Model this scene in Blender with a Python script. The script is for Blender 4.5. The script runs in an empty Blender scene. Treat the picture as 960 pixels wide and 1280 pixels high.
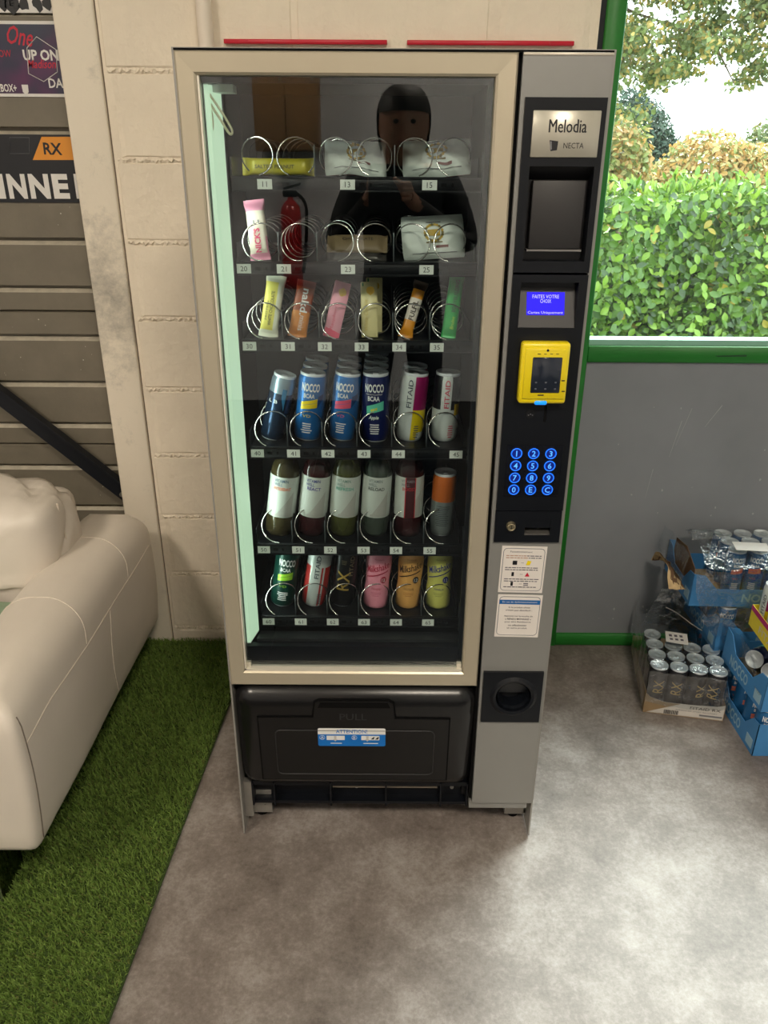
import bpy, bmesh, math, random
import numpy as np
from mathutils import Vector, Matrix, noise as mnoise
from mathutils.bvhtree import BVHTree

random.seed(7)
RNG = np.random.default_rng(11)
S = bpy.context.scene
C = S.collection
PI = math.pi

# ------------------------------------------------------------------ camera
F_PX, CAM = 961.22, Vector((-0.010657, -1.422082, 1.522489))
PITCH, YAW, ROLL = 0.4189756, -0.00028156, 0.00633119
_cp, _sp, _cy, _sy = math.cos(PITCH), math.sin(PITCH), math.cos(YAW), math.sin(YAW)
FWD = Vector((_sy * _cp, _cy * _cp, -_sp))
_rt = Vector((_cy, -_sy, 0)); _up = _rt.cross(FWD)
RGT = math.cos(ROLL) * _rt + math.sin(ROLL) * _up
UPV = -math.sin(ROLL) * _rt + math.cos(ROLL) * _up
cd = bpy.data.cameras.new('camera'); cam = bpy.data.objects.new('camera', cd); C.objects.link(cam)
cd.sensor_fit = 'HORIZONTAL'; cd.sensor_width = 36.0; cd.lens = F_PX / 960 * 36.0; cd.clip_start = 0.02; cd.clip_end = 200
cam.matrix_world = Matrix(((RGT.x, UPV.x, -FWD.x, CAM.x), (RGT.y, UPV.y, -FWD.y, CAM.y), (RGT.z, UPV.z, -FWD.z, CAM.z), (0, 0, 0, 1)))
S.camera = cam

# ------------------------------------------------------------------ world, light, exposure
w = bpy.data.worlds.new('overcast_sky'); S.world = w; w.use_nodes = True
bg = w.node_tree.nodes['Background']
bg.inputs['Color'].default_value = (0.93, 0.97, 1.0, 1); bg.inputs['Strength'].default_value = 6.0
S.view_settings.view_transform = 'Standard'; S.view_settings.look = 'None'
S.view_settings.gamma = 1.0; S.view_settings.use_curve_mapping = False
S.view_settings.exposure = 0.0
S.cycles.use_denoising = True
S.cycles.max_bounces = 10; S.cycles.transparent_max_bounces = 24; S.cycles.sample_clamp_indirect = 6.0
S.cycles.caustics_reflective = False; S.cycles.caustics_refractive = False
LAMP_W = 77.0           # watts of each ceiling panel
LAMP_SPOTS = [(0.62, -2.45), (-2.0, -2.3)]
CEIL = 3.40
RIGHT_X, REAR_Y, LEFT_X, WALL_Y = 2.6, -3.9, -3.4, 0.862

sl = bpy.data.lights.new('hazy_sun', 'SUN'); sl.energy = 10.0; sl.angle = math.radians(38); sl.color = (1.0, .985, .96)
so = bpy.data.objects.new('hazy_sun', sl); C.objects.link(so); so.location = (6, 10, 12)
so.rotation_euler = Vector((-.52, -.80, -1.12)).to_track_quat('-Z', 'Y').to_euler()

def area(name, loc, rot, sx, sy, power, color, portal=False):
    l = bpy.data.lights.new(name, 'AREA'); l.shape = 'RECTANGLE'; l.size = sx; l.size_y = sy; l.energy = power; l.color = color
    o = bpy.data.objects.new(name, l); C.objects.link(o); o.location = loc; o.rotation_euler = rot
    if portal: l.cycles.is_portal = True
    return o
area('front_window_portal', (1.6, WALL_Y + .12, 1.85), (-PI / 2, 0, 0), 2.0, 1.6, 1, (1, 1, 1), True)

# ------------------------------------------------------------------ helpers
def lin(c):
    return tuple(((x / 255) / 12.92 if x / 255 <= .04045 else (((x / 255) + .055) / 1.055) ** 2.4) for x in c) + (1.0,)
MATS = {}
def mat(name, rgb, rough=.5, metal=0.0, var=0.0, vscale=6.0, bump=0.0, bscale=60.0, emit=None, estr=0.0, spec=.5, coat=0.0, rgb2=None, detail=4, bdist=.01):
    if name in MATS: return MATS[name]
    m = bpy.data.materials.new(name); m.use_nodes = True; n = m.node_tree.nodes; L = m.node_tree.links
    b = n['Principled BSDF']
    b.inputs['Base Color'].default_value = lin(rgb); b.inputs['Roughness'].default_value = rough; b.inputs['Metallic'].default_value = metal
    b.inputs['Specular IOR Level'].default_value = spec; b.inputs['Coat Weight'].default_value = coat
    if emit: b.inputs['Emission Color'].default_value = lin(emit); b.inputs['Emission Strength'].default_value = estr
    tc = n.new('ShaderNodeTexCoord')
    if var > 0 or rgb2:
        t = n.new('ShaderNodeTexNoise'); t.inputs['Scale'].default_value = vscale; t.inputs['Detail'].default_value = detail; t.inputs['Roughness'].default_value = .62
        L.new(tc.outputs['Object'], t.inputs['Vector'])
        r = n.new('ShaderNodeValToRGB'); r.color_ramp.elements[0].position = .3; r.color_ramp.elements[1].position = .7
        c1 = lin(rgb); c2 = lin(rgb2) if rgb2 else tuple(min(1, x * (1 + var)) for x in c1[:3]) + (1,)
        if not rgb2: c1 = tuple(x * (1 - var) for x in c1[:3]) + (1,)
        r.color_ramp.elements[0].color = c1; r.color_ramp.elements[1].color = c2
        L.new(t.outputs['Fac'], r.inputs['Fac']); L.new(r.outputs['Color'], b.inputs['Base Color'])
    if bump > 0:
        t2 = n.new('ShaderNodeTexNoise'); t2.inputs['Scale'].default_value = bscale; t2.inputs['Detail'].default_value = 5
        L.new(tc.outputs['Object'], t2.inputs['Vector'])
        bp = n.new('ShaderNodeBump'); bp.inputs['Strength'].default_value = bump; bp.inputs['Distance'].default_value = bdist
        L.new(t2.outputs['Fac'], bp.inputs['Height']); L.new(bp.outputs['Normal'], b.inputs['Normal'])
    MATS[name] = m
    return m
def glass_mat(name, tint=(255, 255, 255), base=0.0, ior=1.5, rough=0.0, bump=0, bscale=30, gcol=(255, 255, 255)):
    """clear sheet: straight-through transparency with a Fresnel mirror on top (works from either side)"""
    m = bpy.data.materials.new(name); m.use_nodes = True; n = m.node_tree.nodes; L = m.node_tree.links
    n.remove(n['Principled BSDF']); out = n['Material Output']
    tr = n.new('ShaderNodeBsdfTransparent'); tr.inputs['Color'].default_value = lin(tint)
    gl = n.new('ShaderNodeBsdfGlossy'); gl.inputs['Roughness'].default_value = rough; gl.inputs['Color'].default_value = lin(gcol)
    ge = n.new('ShaderNodeNewGeometry'); mx = n.new('ShaderNodeMix'); mx.data_type = 'FLOAT'
    mx.inputs[2].default_value = ior; mx.inputs[3].default_value = 1 / ior
    L.new(ge.outputs['Backfacing'], mx.inputs[0])
    fr = n.new('ShaderNodeFresnel'); L.new(mx.outputs[0], fr.inputs['IOR'])
    ad = n.new('ShaderNodeMath'); ad.operation = 'ADD'; ad.use_clamp = True; ad.inputs[1].default_value = base; L.new(fr.outputs['Fac'], ad.inputs[0])
    ms = n.new('ShaderNodeMixShader'); L.new(ad.outputs[0], ms.inputs[0]); L.new(tr.outputs[0], ms.inputs[1]); L.new(gl.outputs[0], ms.inputs[2])
    if bump:
        tc = n.new('ShaderNodeTexCoord'); t2 = n.new('ShaderNodeTexNoise'); t2.inputs['Scale'].default_value = bscale; t2.inputs['Detail'].default_value = 3
        L.new(tc.outputs['Object'], t2.inputs['Vector'])
        bp = n.new('ShaderNodeBump'); bp.inputs['Strength'].default_value = bump; bp.inputs['Distance'].default_value = .02
        L.new(t2.outputs['Fac'], bp.inputs['Height']); L.new(bp.outputs['Normal'], gl.inputs['Normal'])
    L.new(ms.outputs[0], out.inputs['Surface'])
    MATS[name] = m
    return m

def ray(px, py):
    return FWD + RGT * ((px - 480) / F_PX) - UPV * ((py - 640) / F_PX)
def atY(px, py, Y):
    d = ray(px, py); return CAM + d * ((Y - CAM.y) / d.y)
def atZ(px, py, Z):
    d = ray(px, py); return CAM + d * ((Z - CAM.z) / d.z)

_TX = {}
def text2d(s, bold=0.0, shear=0.0):
    k = (s, bold, shear)
    if k in _TX: return _TX[k]
    cu = bpy.data.curves.new('t', 'FONT'); cu.body = s; cu.resolution_u = 2; cu.offset = bold; cu.shear = shear; cu.fill_mode = 'FRONT'
    o = bpy.data.objects.new('t', cu); C.objects.link(o)
    dg = bpy.context.evaluated_depsgraph_get(); me = o.evaluated_get(dg).to_mesh()
    v = [(p.co.x, p.co.y) for p in me.vertices]; f = [tuple(p.vertices) for p in me.polygons]
    o.evaluated_get(dg).to_mesh_clear(); bpy.data.objects.remove(o); bpy.data.curves.remove(cu)
    x0 = min(a[0] for a in v); x1 = max(a[0] for a in v); y0 = min(a[1] for a in v); y1 = max(a[1] for a in v)
    v = [((a - (x0 + x1) / 2), (b - (y0 + y1) / 2)) for a, b in v]
    ar = sum((v[q[0]][0] * (v[q[1]][1] - v[q[2]][1]) + v[q[1]][0] * (v[q[2]][1] - v[q[0]][1]) + v[q[2]][0] * (v[q[0]][1] - v[q[1]][1])) for q in f)
    if ar < 0: f = [tuple(reversed(q)) for q in f]
    _TX[k] = (v, f, x1 - x0, y1 - y0)
    return _TX[k]

class MB:
    def __init__(s): s.v = []; s.f = []; s.m = []; s.s = []; s.T = None
    def add(s, vs, fs, m=0, smooth=False):
        o = len(s.v)
        s.v += [tuple(s.T @ Vector(p)) for p in vs] if s.T is not None else [tuple(p) for p in vs]
        for i, f in enumerate(fs):
            s.f.append(tuple(o + k for k in f)); s.m.append(m[i] if isinstance(m, list) else m); s.s.append(smooth)
        return s
    def box(s, x0, x1, y0, y1, z0, z1, m=0):
        v = [(x, y, z) for x in (x0, x1) for y in (y0, y1) for z in (z0, z1)]
        return s.add(v, [(0, 1, 3, 2), (4, 6, 7, 5), (0, 4, 5, 1), (2, 3, 7, 6), (0, 2, 6, 4), (1, 5, 7, 3)], m)
    def rbox(s, x0, x1, y0, y1, z0, z1, r=.005, seg=2, m=0, fn=None):
        bm = bmesh.new(); bmesh.ops.create_cube(bm, size=1)
        for v in bm.verts: v.co = Vector(((x0 + x1) / 2 + v.co.x * (x1 - x0), (y0 + y1) / 2 + v.co.y * (y1 - y0), (z0 + z1) / 2 + v.co.z * (z1 - z0)))
        bmesh.ops.bevel(bm, geom=list(bm.edges), offset=r, segments=seg, affect='EDGES', profile=.5)
        bm.verts.ensure_lookup_table(); bm.verts.index_update()
        vs = [v.co.copy() for v in bm.verts]
        if fn: vs = [fn(v) for v in vs]
        s.add(vs, [tuple(v.index for v in f.verts) for f in bm.faces], m, True); bm.free(); return s
    def prism(s, poly, a, b, axis='y', m=0):
        """poly: 2-D outline; axis y -> (x,z), x -> (y,z), z -> (x,y); extruded from a to b"""
        n = len(poly)
        mk = {'y': lambda p, t: (p[0], t, p[1]), 'x': lambda p, t: (t, p[0], p[1]), 'z': lambda p, t: (p[0], p[1], t)}[axis]
        v = [mk(p, a) for p in poly] + [mk(p, b) for p in poly]
        f = [tuple(range(n)), tuple(range(2 * n - 1, n - 1, -1))] + [(i, i + n, (i + 1) % n + n, (i + 1) % n) for i in range(n)]
        return s.add(v, f, m)
    def cyl(s, p0, p1, r0, r1=None, n=16, m=0, caps=True, smooth=True):
        r1 = r0 if r1 is None else r1; p0 = Vector(p0); p1 = Vector(p1); d = (p1 - p0).normalized()
        a = d.orthogonal().normalized(); b = d.cross(a)
        v = []
        for p, r in ((p0, r0), (p1, r1)):
            v += [p + (a * math.cos(2 * PI * i / n) + b * math.sin(2 * PI * i / n)) * r for i in range(n)]
        s.add(v, [(i, (i + 1) % n, (i + 1) % n + n, i + n) for i in range(n)], m, smooth)
        if caps: s.add(v, [tuple(range(n - 1, -1, -1)), tuple(range(n, 2 * n))], m)
        return s
    def lathe(s, prof, n=32, m=0, mf=None, caps=True, smooth=True, sq=0.0):
        """prof: (radius, z) list, axis z; mf(i, a) -> material index of the face in ring i at angle a (0 = facing -y, + towards +x)"""
        v = []
        for r, z in prof:
            for i in range(n):
                a = 2 * PI * i / n
                k = 1.0
                if sq: k = 1.0 / (abs(math.cos(a)) ** (2 + sq) + abs(math.sin(a)) ** (2 + sq)) ** (1 / (2 + sq))
                v.append((r * k * math.sin(a), -r * k * math.cos(a), z))
        f = []; mm = []
        for j in range(len(prof) - 1):
            for i in range(n):
                k = (i + 1) % n
                f.append((j * n + i, j * n + k, (j + 1) * n + k, (j + 1) * n + i))
                a = 2 * PI * (i + .5) / n; a = a - 2 * PI if a > PI else a
                mm.append(mf(j, a) if mf else m)
        s.add(v, f, mm, smooth)
        if caps:
            q = len(prof) - 1
            s.add(v, [tuple(range(n - 1, -1, -1))], mm[0]); s.add(v, [tuple(q * n + i for i in range(n))], mm[-1])
        return s
    def tube(s, pts, r, n=6, m=0, closed=False, caps=True):
        pts = [Vector(p) for p in pts]; N = len(pts); v = []; a = None
        for i, p in enumerate(pts):
            t = (pts[(i + 1) % N] - pts[i - 1]) if closed else (pts[min(i + 1, N - 1)] - pts[max(i - 1, 0)])
            t.normalize()
            a = t.orthogonal().normalized() if a is None else (a - t * a.dot(t)).normalized()
            b = t.cross(a); rr = r[i] if isinstance(r, (list, tuple)) else r
            v += [p + (a * math.cos(2 * PI * k / n) + b * math.sin(2 * PI * k / n)) * rr for k in range(n)]
        f = []
        for i in range(N if closed else N - 1):
            for k in range(n):
                j = (i + 1) % N
                f.append((i * n + k, i * n + (k + 1) % n, j * n + (k + 1) % n, j * n + k))
        s.add(v, f, m, True)
        if caps and not closed: s.add(v, [tuple(range(n - 1, -1, -1)), tuple((N - 1) * n + k for k in range(n))], m)
        return s
    def ring(s, c, r, tr, n=24, k=6, m=0, plane='y'):
        pts = []
        for i in range(n):
            a = 2 * PI * i / n
            pts.append((c[0] + r * math.cos(a), c[1], c[2] + r * math.sin(a)) if plane == 'y' else (c[0] + r * math.cos(a), c[1] + r * math.sin(a), c[2]))
        return s.tube(pts, tr, k, m, closed=True)
    def text(s, t, c, h=None, w=None, m=0, U=(1, 0, 0), V=(0, 0, 1), bold=0.0, shear=0.0, wrap=None, rot=0.0):
        """flat print centred on c; wrap=(R) curls it round the local z axis, c is then (u, v)"""
        v, f, bw, bh = text2d(t, bold, shear)
        ky = (h / bh) if h else (w / bw); kx = (w / bw) if w else ky
        cr, sr = math.cos(rot), math.sin(rot)
        q = [((x * kx) * cr - (y * ky) * sr, (x * kx) * sr + (y * ky) * cr) for x, y in v]
        if wrap is None:
            c = Vector(c); U = Vector(U); V = Vector(V)
            return s.add([c + U * a + V * b for a, b in q], f, m)
        # split wide triangles so that the print follows the curve
        q = list(q); out = []; st = [t for t in f for t in ([t] if len(t) == 3 else [(t[0], t[i], t[i + 1]) for i in range(1, len(t) - 1)])]
        while st:
            a, b, d = st.pop(); e = max(((abs(q[i][0] - q[j][0]), i, j, k) for i, j, k in ((a, b, d), (b, d, a), (d, a, b))))
            if e[0] < wrap * .16: out.append((a, b, d)); continue
            _, i, j, k = e; q.append(((q[i][0] + q[j][0]) / 2, (q[i][1] + q[j][1]) / 2)); n = len(q) - 1; st += [(i, n, k), (n, j, k)]
        return s.add([curl(wrap, c[0] + a, c[1] + b) for a, b in q], out, m)
    def patch(s, R, cols, m=0):
        """strip on a cylinder: cols = [(u, v0, v1), ...]"""
        v = []
        for u, a, b in cols: v += [curl(R, u, a), curl(R, u, b)]
        return s.add(v, [(2 * i, 2 * i + 2, 2 * i + 3, 2 * i + 1) for i in range(len(cols) - 1)], m)
    def grid(s, fn, nu, nv, m=0, smooth=True, closed_u=False):
        v = [fn(i / nu, j / nv) for i in range(nu + (0 if closed_u else 1)) for j in range(nv + 1)]
        f = []
        N = nu
        for i in range(N):
            i2 = (i + 1) % nu if closed_u else i + 1
            for j in range(nv):
                f.append((i * (nv + 1) + j, i2 * (nv + 1) + j, i2 * (nv + 1) + j + 1, i * (nv + 1) + j + 1))
        return s.add(v, f, m, smooth)
    def mesh(s, name, mats, off=(0, 0, 0)):
        me = bpy.data.meshes.new(name); ox, oy, oz = off
        me.from_pydata([(x - ox, y - oy, z - oz) for x, y, z in s.v], [], s.f)
        for mm in (mats if isinstance(mats, (list, tuple)) else [mats]): me.materials.append(mm)
        me.polygons.foreach_set('material_index', s.m); me.polygons.foreach_set('use_smooth', s.s)
        me.update(); return me
    def build(s, name, mats, parent=None, local=False):
        off = (0, 0, 0)
        if parent is not None and not local: off = parent.get('_o', (0, 0, 0))
        o = bpy.data.objects.new(name, s.mesh(name, mats, off)); C.objects.link(o)
        if parent is not None:
            o.parent = parent
            if not local: o['_o'] = tuple(off)
        return o

def curl(R, u, v):
    a = u / R; return (R * math.sin(a), -R * math.cos(a), v)
def tag(o, label=None, cat=None, group=None, kind=None):
    if label: o['label'] = label
    if cat: o['category'] = cat
    if group: o['group'] = group
    if kind: o['kind'] = kind
    return o
def thing(name, label, cat, loc=(0, 0, 0), group=None, rz=0.0):
    o = bpy.data.objects.new(name, None); o.empty_display_size = .05; C.objects.link(o); o.location = loc; o.rotation_euler = (0, 0, rz)
    o['_o'] = tuple(loc)
    return tag(o, label, cat, group)
def obj(name, me, parent=None, loc=(0, 0, 0), rot=(0, 0, 0), sc=(1, 1, 1)):
    o = bpy.data.objects.new(name, me); C.objects.link(o); o.parent = parent; o.location = loc; o.rotation_euler = rot; o.scale = sc
    return o
def copy_tree(o, parent=None):
    c = o.copy(); C.objects.link(c); c.parent = parent
    for ch in list(o.children): copy_tree(ch, c)
    return c
def aim(o, B, axis, spin=0.0):
    """stand a thing on B with its own z along axis, its front kept towards -y, then spun about the axis"""
    z = Vector(axis).normalized(); y = (Vector((0, 1, 0)) - z * z.y).normalized(); x = y.cross(z)
    M = Matrix((x, y, z)).transposed() @ Matrix.Rotation(spin, 3, 'Z')
    o.location = B; o.rotation_euler = M.to_euler(); return o
def struct(o): o['kind'] = 'structure'; return o
# ------------------------------------------------------------------ materials of the setting
m_cream = mat('cream_wall_paint', (236, 224, 204), .75, var=.05, vscale=5, bump=.35, bscale=45, bdist=.012)
m_plaster = mat('cream_plaster', (233, 222, 204), .8, var=.10, vscale=4, bump=.15, bscale=70)
def stained(name):
    m = mat(name, (234, 224, 206), .8, bump=.18, bscale=60)
    n = m.node_tree.nodes; L = m.node_tree.links; b = n['Principled BSDF']; tc = n['Texture Coordinate']
    t = n.new('ShaderNodeTexNoise'); t.inputs['Scale'].default_value = 14; t.inputs['Detail'].default_value = 10; t.inputs['Roughness'].default_value = .75
    L.new(tc.outputs['Object'], t.inputs['Vector'])
    sx = n.new('ShaderNodeSeparateXYZ'); L.new(tc.outputs['Object'], sx.inputs[0])
    # scuffed band about 1.2 m up, where the door edge rubs
    g = n.new('ShaderNodeMath'); g.operation = 'SUBTRACT'; g.inputs[1].default_value = 1.17; L.new(sx.outputs['Z'], g.inputs[0])
    a = n.new('ShaderNodeMath'); a.operation = 'ABSOLUTE'; L.new(g.outputs[0], a.inputs[0])
    mr = n.new('ShaderNodeMapRange'); mr.inputs[1].default_value = .05; mr.inputs[2].default_value = .28; mr.inputs[3].default_value = .26; mr.inputs[4].default_value = 0.0
    L.new(a.outputs[0], mr.inputs[0])
    s = n.new('ShaderNodeMath'); s.operation = 'ADD'; L.new(t.outputs['Fac'], s.inputs[0]); L.new(mr.outputs[0], s.inputs[1])
    r = n.new('ShaderNodeValToRGB'); r.color_ramp.elements[0].position = .56; r.color_ramp.elements[0].color = lin((234, 224, 206))
    r.color_ramp.elements[1].position = 1.0; r.color_ramp.elements[1].color = lin((140, 136, 128))
    L.new(s.outputs[0], r.inputs['Fac']); L.new(r.outputs['Color'], b.inputs['Base Color'])
    return m
m_pil = stained('scuffed_plaster')
m_green = mat('green_frame_paint', (30, 118, 38), .42, var=.06, vscale=9)
m_greywall = mat('grey_wall_paint', (132, 135, 140), .42, var=.10, vscale=2.5, bump=.05, bscale=30)
m_white = mat('white_wall', (205, 205, 208), .8, var=.03)
m_dark = mat('dark_gap', (22, 24, 30), .7)
m_ceil = mat('ceiling_white', (225, 225, 222), .9, var=.02)
def floor_mat():
    m = mat('vinyl_floor', (150, 142, 136), .52, bump=.06, bscale=160, bdist=.003)
    n = m.node_tree.nodes; L = m.node_tree.links; b = n['Principled BSDF']; tc = n['Texture Coordinate']
    t1 = n.new('ShaderNodeTexNoise'); t1.inputs['Scale'].default_value = 4.5; t1.inputs['Detail'].default_value = 9; t1.inputs['Roughness'].default_value = .68; t1.inputs['Distortion'].default_value = .1
    t2 = n.new('ShaderNodeTexNoise'); t2.inputs['Scale'].default_value = 85; t2.inputs['Detail'].default_value = 8; t2.inputs['Roughness'].default_value = .8
    for t in (t1, t2): L.new(tc.outputs['Object'], t.inputs['Vector'])
    mx = n.new('ShaderNodeMath'); mx.operation = 'MULTIPLY_ADD'; mx.inputs[1].default_value = .60; L.new(t2.outputs['Fac'], mx.inputs[0]); L.new(t1.outputs['Fac'], mx.inputs[2])
    r = n.new('ShaderNodeValToRGB'); e = r.color_ramp.elements
    e[0].position = .55; e[0].color = lin((84, 75, 69)); e[1].position = 1.0; e[1].color = lin((158, 151, 146))
    k = e.new(.78); k.color = lin((122, 113, 107))
    L.new(mx.outputs[0], r.inputs['Fac']); L.new(r.outputs['Color'], b.inputs['Base Color'])
    return m
m_floor = floor_mat()

# ------------------------------------------------------------------ room shell
struct(MB().box(LEFT_X, RIGHT_X, REAR_Y, 1.25, -.06, 0).build('floor', m_floor))
struct(MB().box(LEFT_X - .1, RIGHT_X + .1, REAR_Y - .1, 1.05, CEIL, CEIL + .1).build('ceiling', m_ceil))
struct(MB().box(LEFT_X - .1, LEFT_X, REAR_Y, 1.25, 0, CEIL).build('wall_left', m_white))
# rear wall: three tall boards with open joints
wr = struct(MB().box(LEFT_X, RIGHT_X, REAR_Y - .1, REAR_Y, 0, CEIL).build('wall_rear', m_white))
for x in (-1.05, 0.62): MB().box(x - .035, x + .035, REAR_Y, REAR_Y + .012, 0, CEIL).build('cover_strip', mat('strip_white', (224, 224, 226), .6), wr)
struct(MB().box(RIGHT_X, RIGHT_X + .12, REAR_Y, WALL_Y + .1, 0, CEIL).build('wall_right', m_white))
m_pane = glass_mat('window_glass', (246, 252, 250))
# unseen black mats, added to darken the reflection in the machine glass
gm = thing('added_dark_mats', 'added unseen black mats behind the photographer, darkening the glass reflection', 'floor mat', (0, -2.5, 0))
m_rub = mat('black_rubber', (26, 26, 28), .85, var=.2, vscale=140)
for i in range(6):
    for j in range(4): MB().rbox(LEFT_X + .01 + i * .998, LEFT_X + .01 + i * .998 + .994, -3.88 + j * .815, -3.88 + j * .815 + .811, .001, .016, .003, 1).build('added_mat_tile', m_rub, gm)

# back wall, left part: painted concrete blocks on a mortar bed
BX0, BX1, JZ, JH = -.747, .527, .062, .2115
wb = struct(MB().box(BX0, BX1, WALL_Y + .0035, WALL_Y + .2, 0, CEIL).build('wall_back', m_cream))
def block_mesh(w_, h_, seed):
    rr = random.Random(seed); nx, nz = 10, 5; mb = MB()
    def fn(i, j):
        x = -w_ / 2 + w_ * i; z = -h_ / 2 + h_ * j
        e = min(i, 1 - i) * w_, min(j, 1 - j) * h_
        d = min(e); y = -.0045 if d > .004 else 0.002
        if i in (0, 1): x += rr.uniform(-.002, .002)
        if j in (0, 1): z += rr.uniform(-.0035, .0035)
        return (x, y + rr.uniform(-.0006, .0006), z)
    us = [0, .012] + [k / 8 for k in range(1, 8)] + [.988, 1]; vs = [0, .03, .25, .5, .75, .97, 1]
    v = [fn(a, b) for a in us for b in vs]; n = len(vs)
    f = [(i * n + j, (i + 1) * n + j, (i + 1) * n + j + 1, i * n + j + 1) for i in range(len(us) - 1) for j in range(n - 1)]
    mb.add(v, f, 0, False)
    return mb.mesh('block', m_cream)
FULL = [block_mesh(.490, .2035, k) for k in range(3)]
row = -1
z = JZ - JH
while z < CEIL - .02:
    zt = min(z + JH, CEIL)
    zb = max(z, 0)
    x = BX0 - (.25 if row % 2 else 0.0)
    while x < BX1 - .02:
        xa, xb = max(x, BX0), min(x + .5, BX1)
        wd, hd = xb - xa, zt - zb
        if wd > .03 and hd > .03:
            if abs(wd - .5) < .01 and abs(hd - JH) < .01: me = FULL[random.randrange(3)]
            else: me = block_mesh(wd - .010, hd - .008, int(1000 * (x + z)))
            obj('block', me, wb, ((xa + xb) / 2, WALL_Y + .0045, (zb + zt) / 2))
        x += .5
    z += JH; row += 1
# rough mortar smears along the bed joints
rr = random.Random(5); mb = MB()
z = JZ
while z < CEIL:
    for x0_, x1_ in ((BX0 + .01, -.33), (-.33, BX1 - .01)):
        n = int((x1_ - x0_) / .005); v = []
        for i in range(n + 1):
            x = x0_ + (x1_ - x0_) * i / n; h = rr.uniform(.002, .011)
            v += [(x, WALL_Y + .002, z - h), (x, WALL_Y - rr.uniform(-.001, .0045), z + rr.uniform(-.006, .004)), (x, WALL_Y + .002, z + rr.uniform(.003, .007))]
        f = []
        for i in range(n): f += [(3 * i, 3 * i + 3, 3 * i + 4, 3 * i + 1), (3 * i + 1, 3 * i + 4, 3 * i + 5, 3 * i + 2)]
        mb.add(v, f, 0, False)
    z += JH
o = mb.build('mortar_joint', m_cream, wb); o['kind'] = 'stuff'
# smooth pilaster beside the garage door
PX0 = -.857
struct(MB().rbox(PX0, BX0 - .004, WALL_Y - .004, WALL_Y + .3, 0, CEIL, .006, 2).build('trim_1', m_pil))
struct(MB().box(BX0 - .004, BX0 + .002, WALL_Y + .006, WALL_Y + .2, 0, CEIL).build('trim_2', mat('joint_brown', (120, 108, 92), .9)))  # brown joint between the pilaster and the blocks

# back wall, right part: grey painted panel between green members, window above
GX0, GX1 = .541, .590
SILL0, SILL1 = 1.0016, 1.0500
mb = MB().box(GX1, RIGHT_X, WALL_Y, WALL_Y + .1, .0, SILL0)
wg = struct(mb.build('wall_front_grey', m_greywall))
struct(MB().box(BX1, GX0, WALL_Y + .004, WALL_Y + .2, 0, CEIL).build('trim_3', m_dark))
struct(MB().rbox(GX0, GX1, WALL_Y - .012, WALL_Y + .1, 0, CEIL, .003, 1).build('trim_4', m_green))
struct(MB().rbox(GX1, RIGHT_X, WALL_Y - .010, WALL_Y + .02, 0.002, .0488, .003, 1).build('baseboard_back', m_green))
# scuffs and chips on the grey panel
rr = random.Random(3); mb = MB()
for k in range(26):
    x = rr.uniform(.64, 1.25); zz = rr.choice([rr.uniform(.06, .18), rr.uniform(.35, .95)]); r = rr.uniform(.0012, .004)
    a = rr.uniform(0, PI); pts = [(x + math.cos(a + t) * r * rr.uniform(.5, 1.4), zz + math.sin(a + t) * r * rr.uniform(.5, 2.2)) for t in (0, 1.3, 2.5, 3.8, 5.1)]
    mb.prism(pts, WALL_Y - .0006, WALL_Y + .001)
for (xa, za, xb, zb, wd) in ((.885, .70, .905, .82, .0018), (.98, .80, 1.02, .87, .0022), (.90, .74, .93, .86, .0012), (.83, .56, .84, .66, .0012)):
    d = Vector((zb - za, -(xb - xa))).normalized() * wd
    mb.prism([(xa, za), (xb + d.x, zb + d.y), (xb, zb), (xa - d.x * .3, za - d.y * .3)], WALL_Y - .0006, WALL_Y + .001)
mb.build('scuff_mark', mat('paint_chip', (168, 170, 172), .7), wg)
# window_1: green sill member, pale inner bead, pane, far jamb and head
WX1, WZ1 = 2.55, 2.75
mb = MB(); mb.rbox(GX1, RIGHT_X, WALL_Y - .012, WALL_Y + .1, SILL0, SILL1, .003, 1)
w1 = struct(mb.build('window_1', m_green))
mb = MB().box(GX1, WX1, WALL_Y + .005, WALL_Y + .06, SILL1, SILL1 + .016); mb.build('glazing_bead', mat('aluminium_bead', (150, 196, 178), .35, .2), w1)
MB().box(WX1, RIGHT_X, WALL_Y - .012, WALL_Y + .1, SILL1, CEIL).build('jamb', m_green, w1)
MB().box(GX1, WX1, WALL_Y - .012, WALL_Y + .1, WZ1, WZ1 + .05).build('head_member', m_green, w1)
MB().box(GX1, RIGHT_X, WALL_Y, WALL_Y + .1, WZ1 + .05, CEIL).build('upper_panel', m_white, w1)
MB().box(GX1, WX1, WALL_Y + .030, WALL_Y + .036, SILL1 + .016, WZ1).build('pane', m_pane, w1)
MB().prism([(.965, 1.0245), (1.06, 1.0275), (1.06, 1.022), (.975, 1.021)], WALL_Y - .0126, WALL_Y - .0115).build('scrape_mark', mat('scrape_dark', (20, 62, 30), .7), w1)

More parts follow.
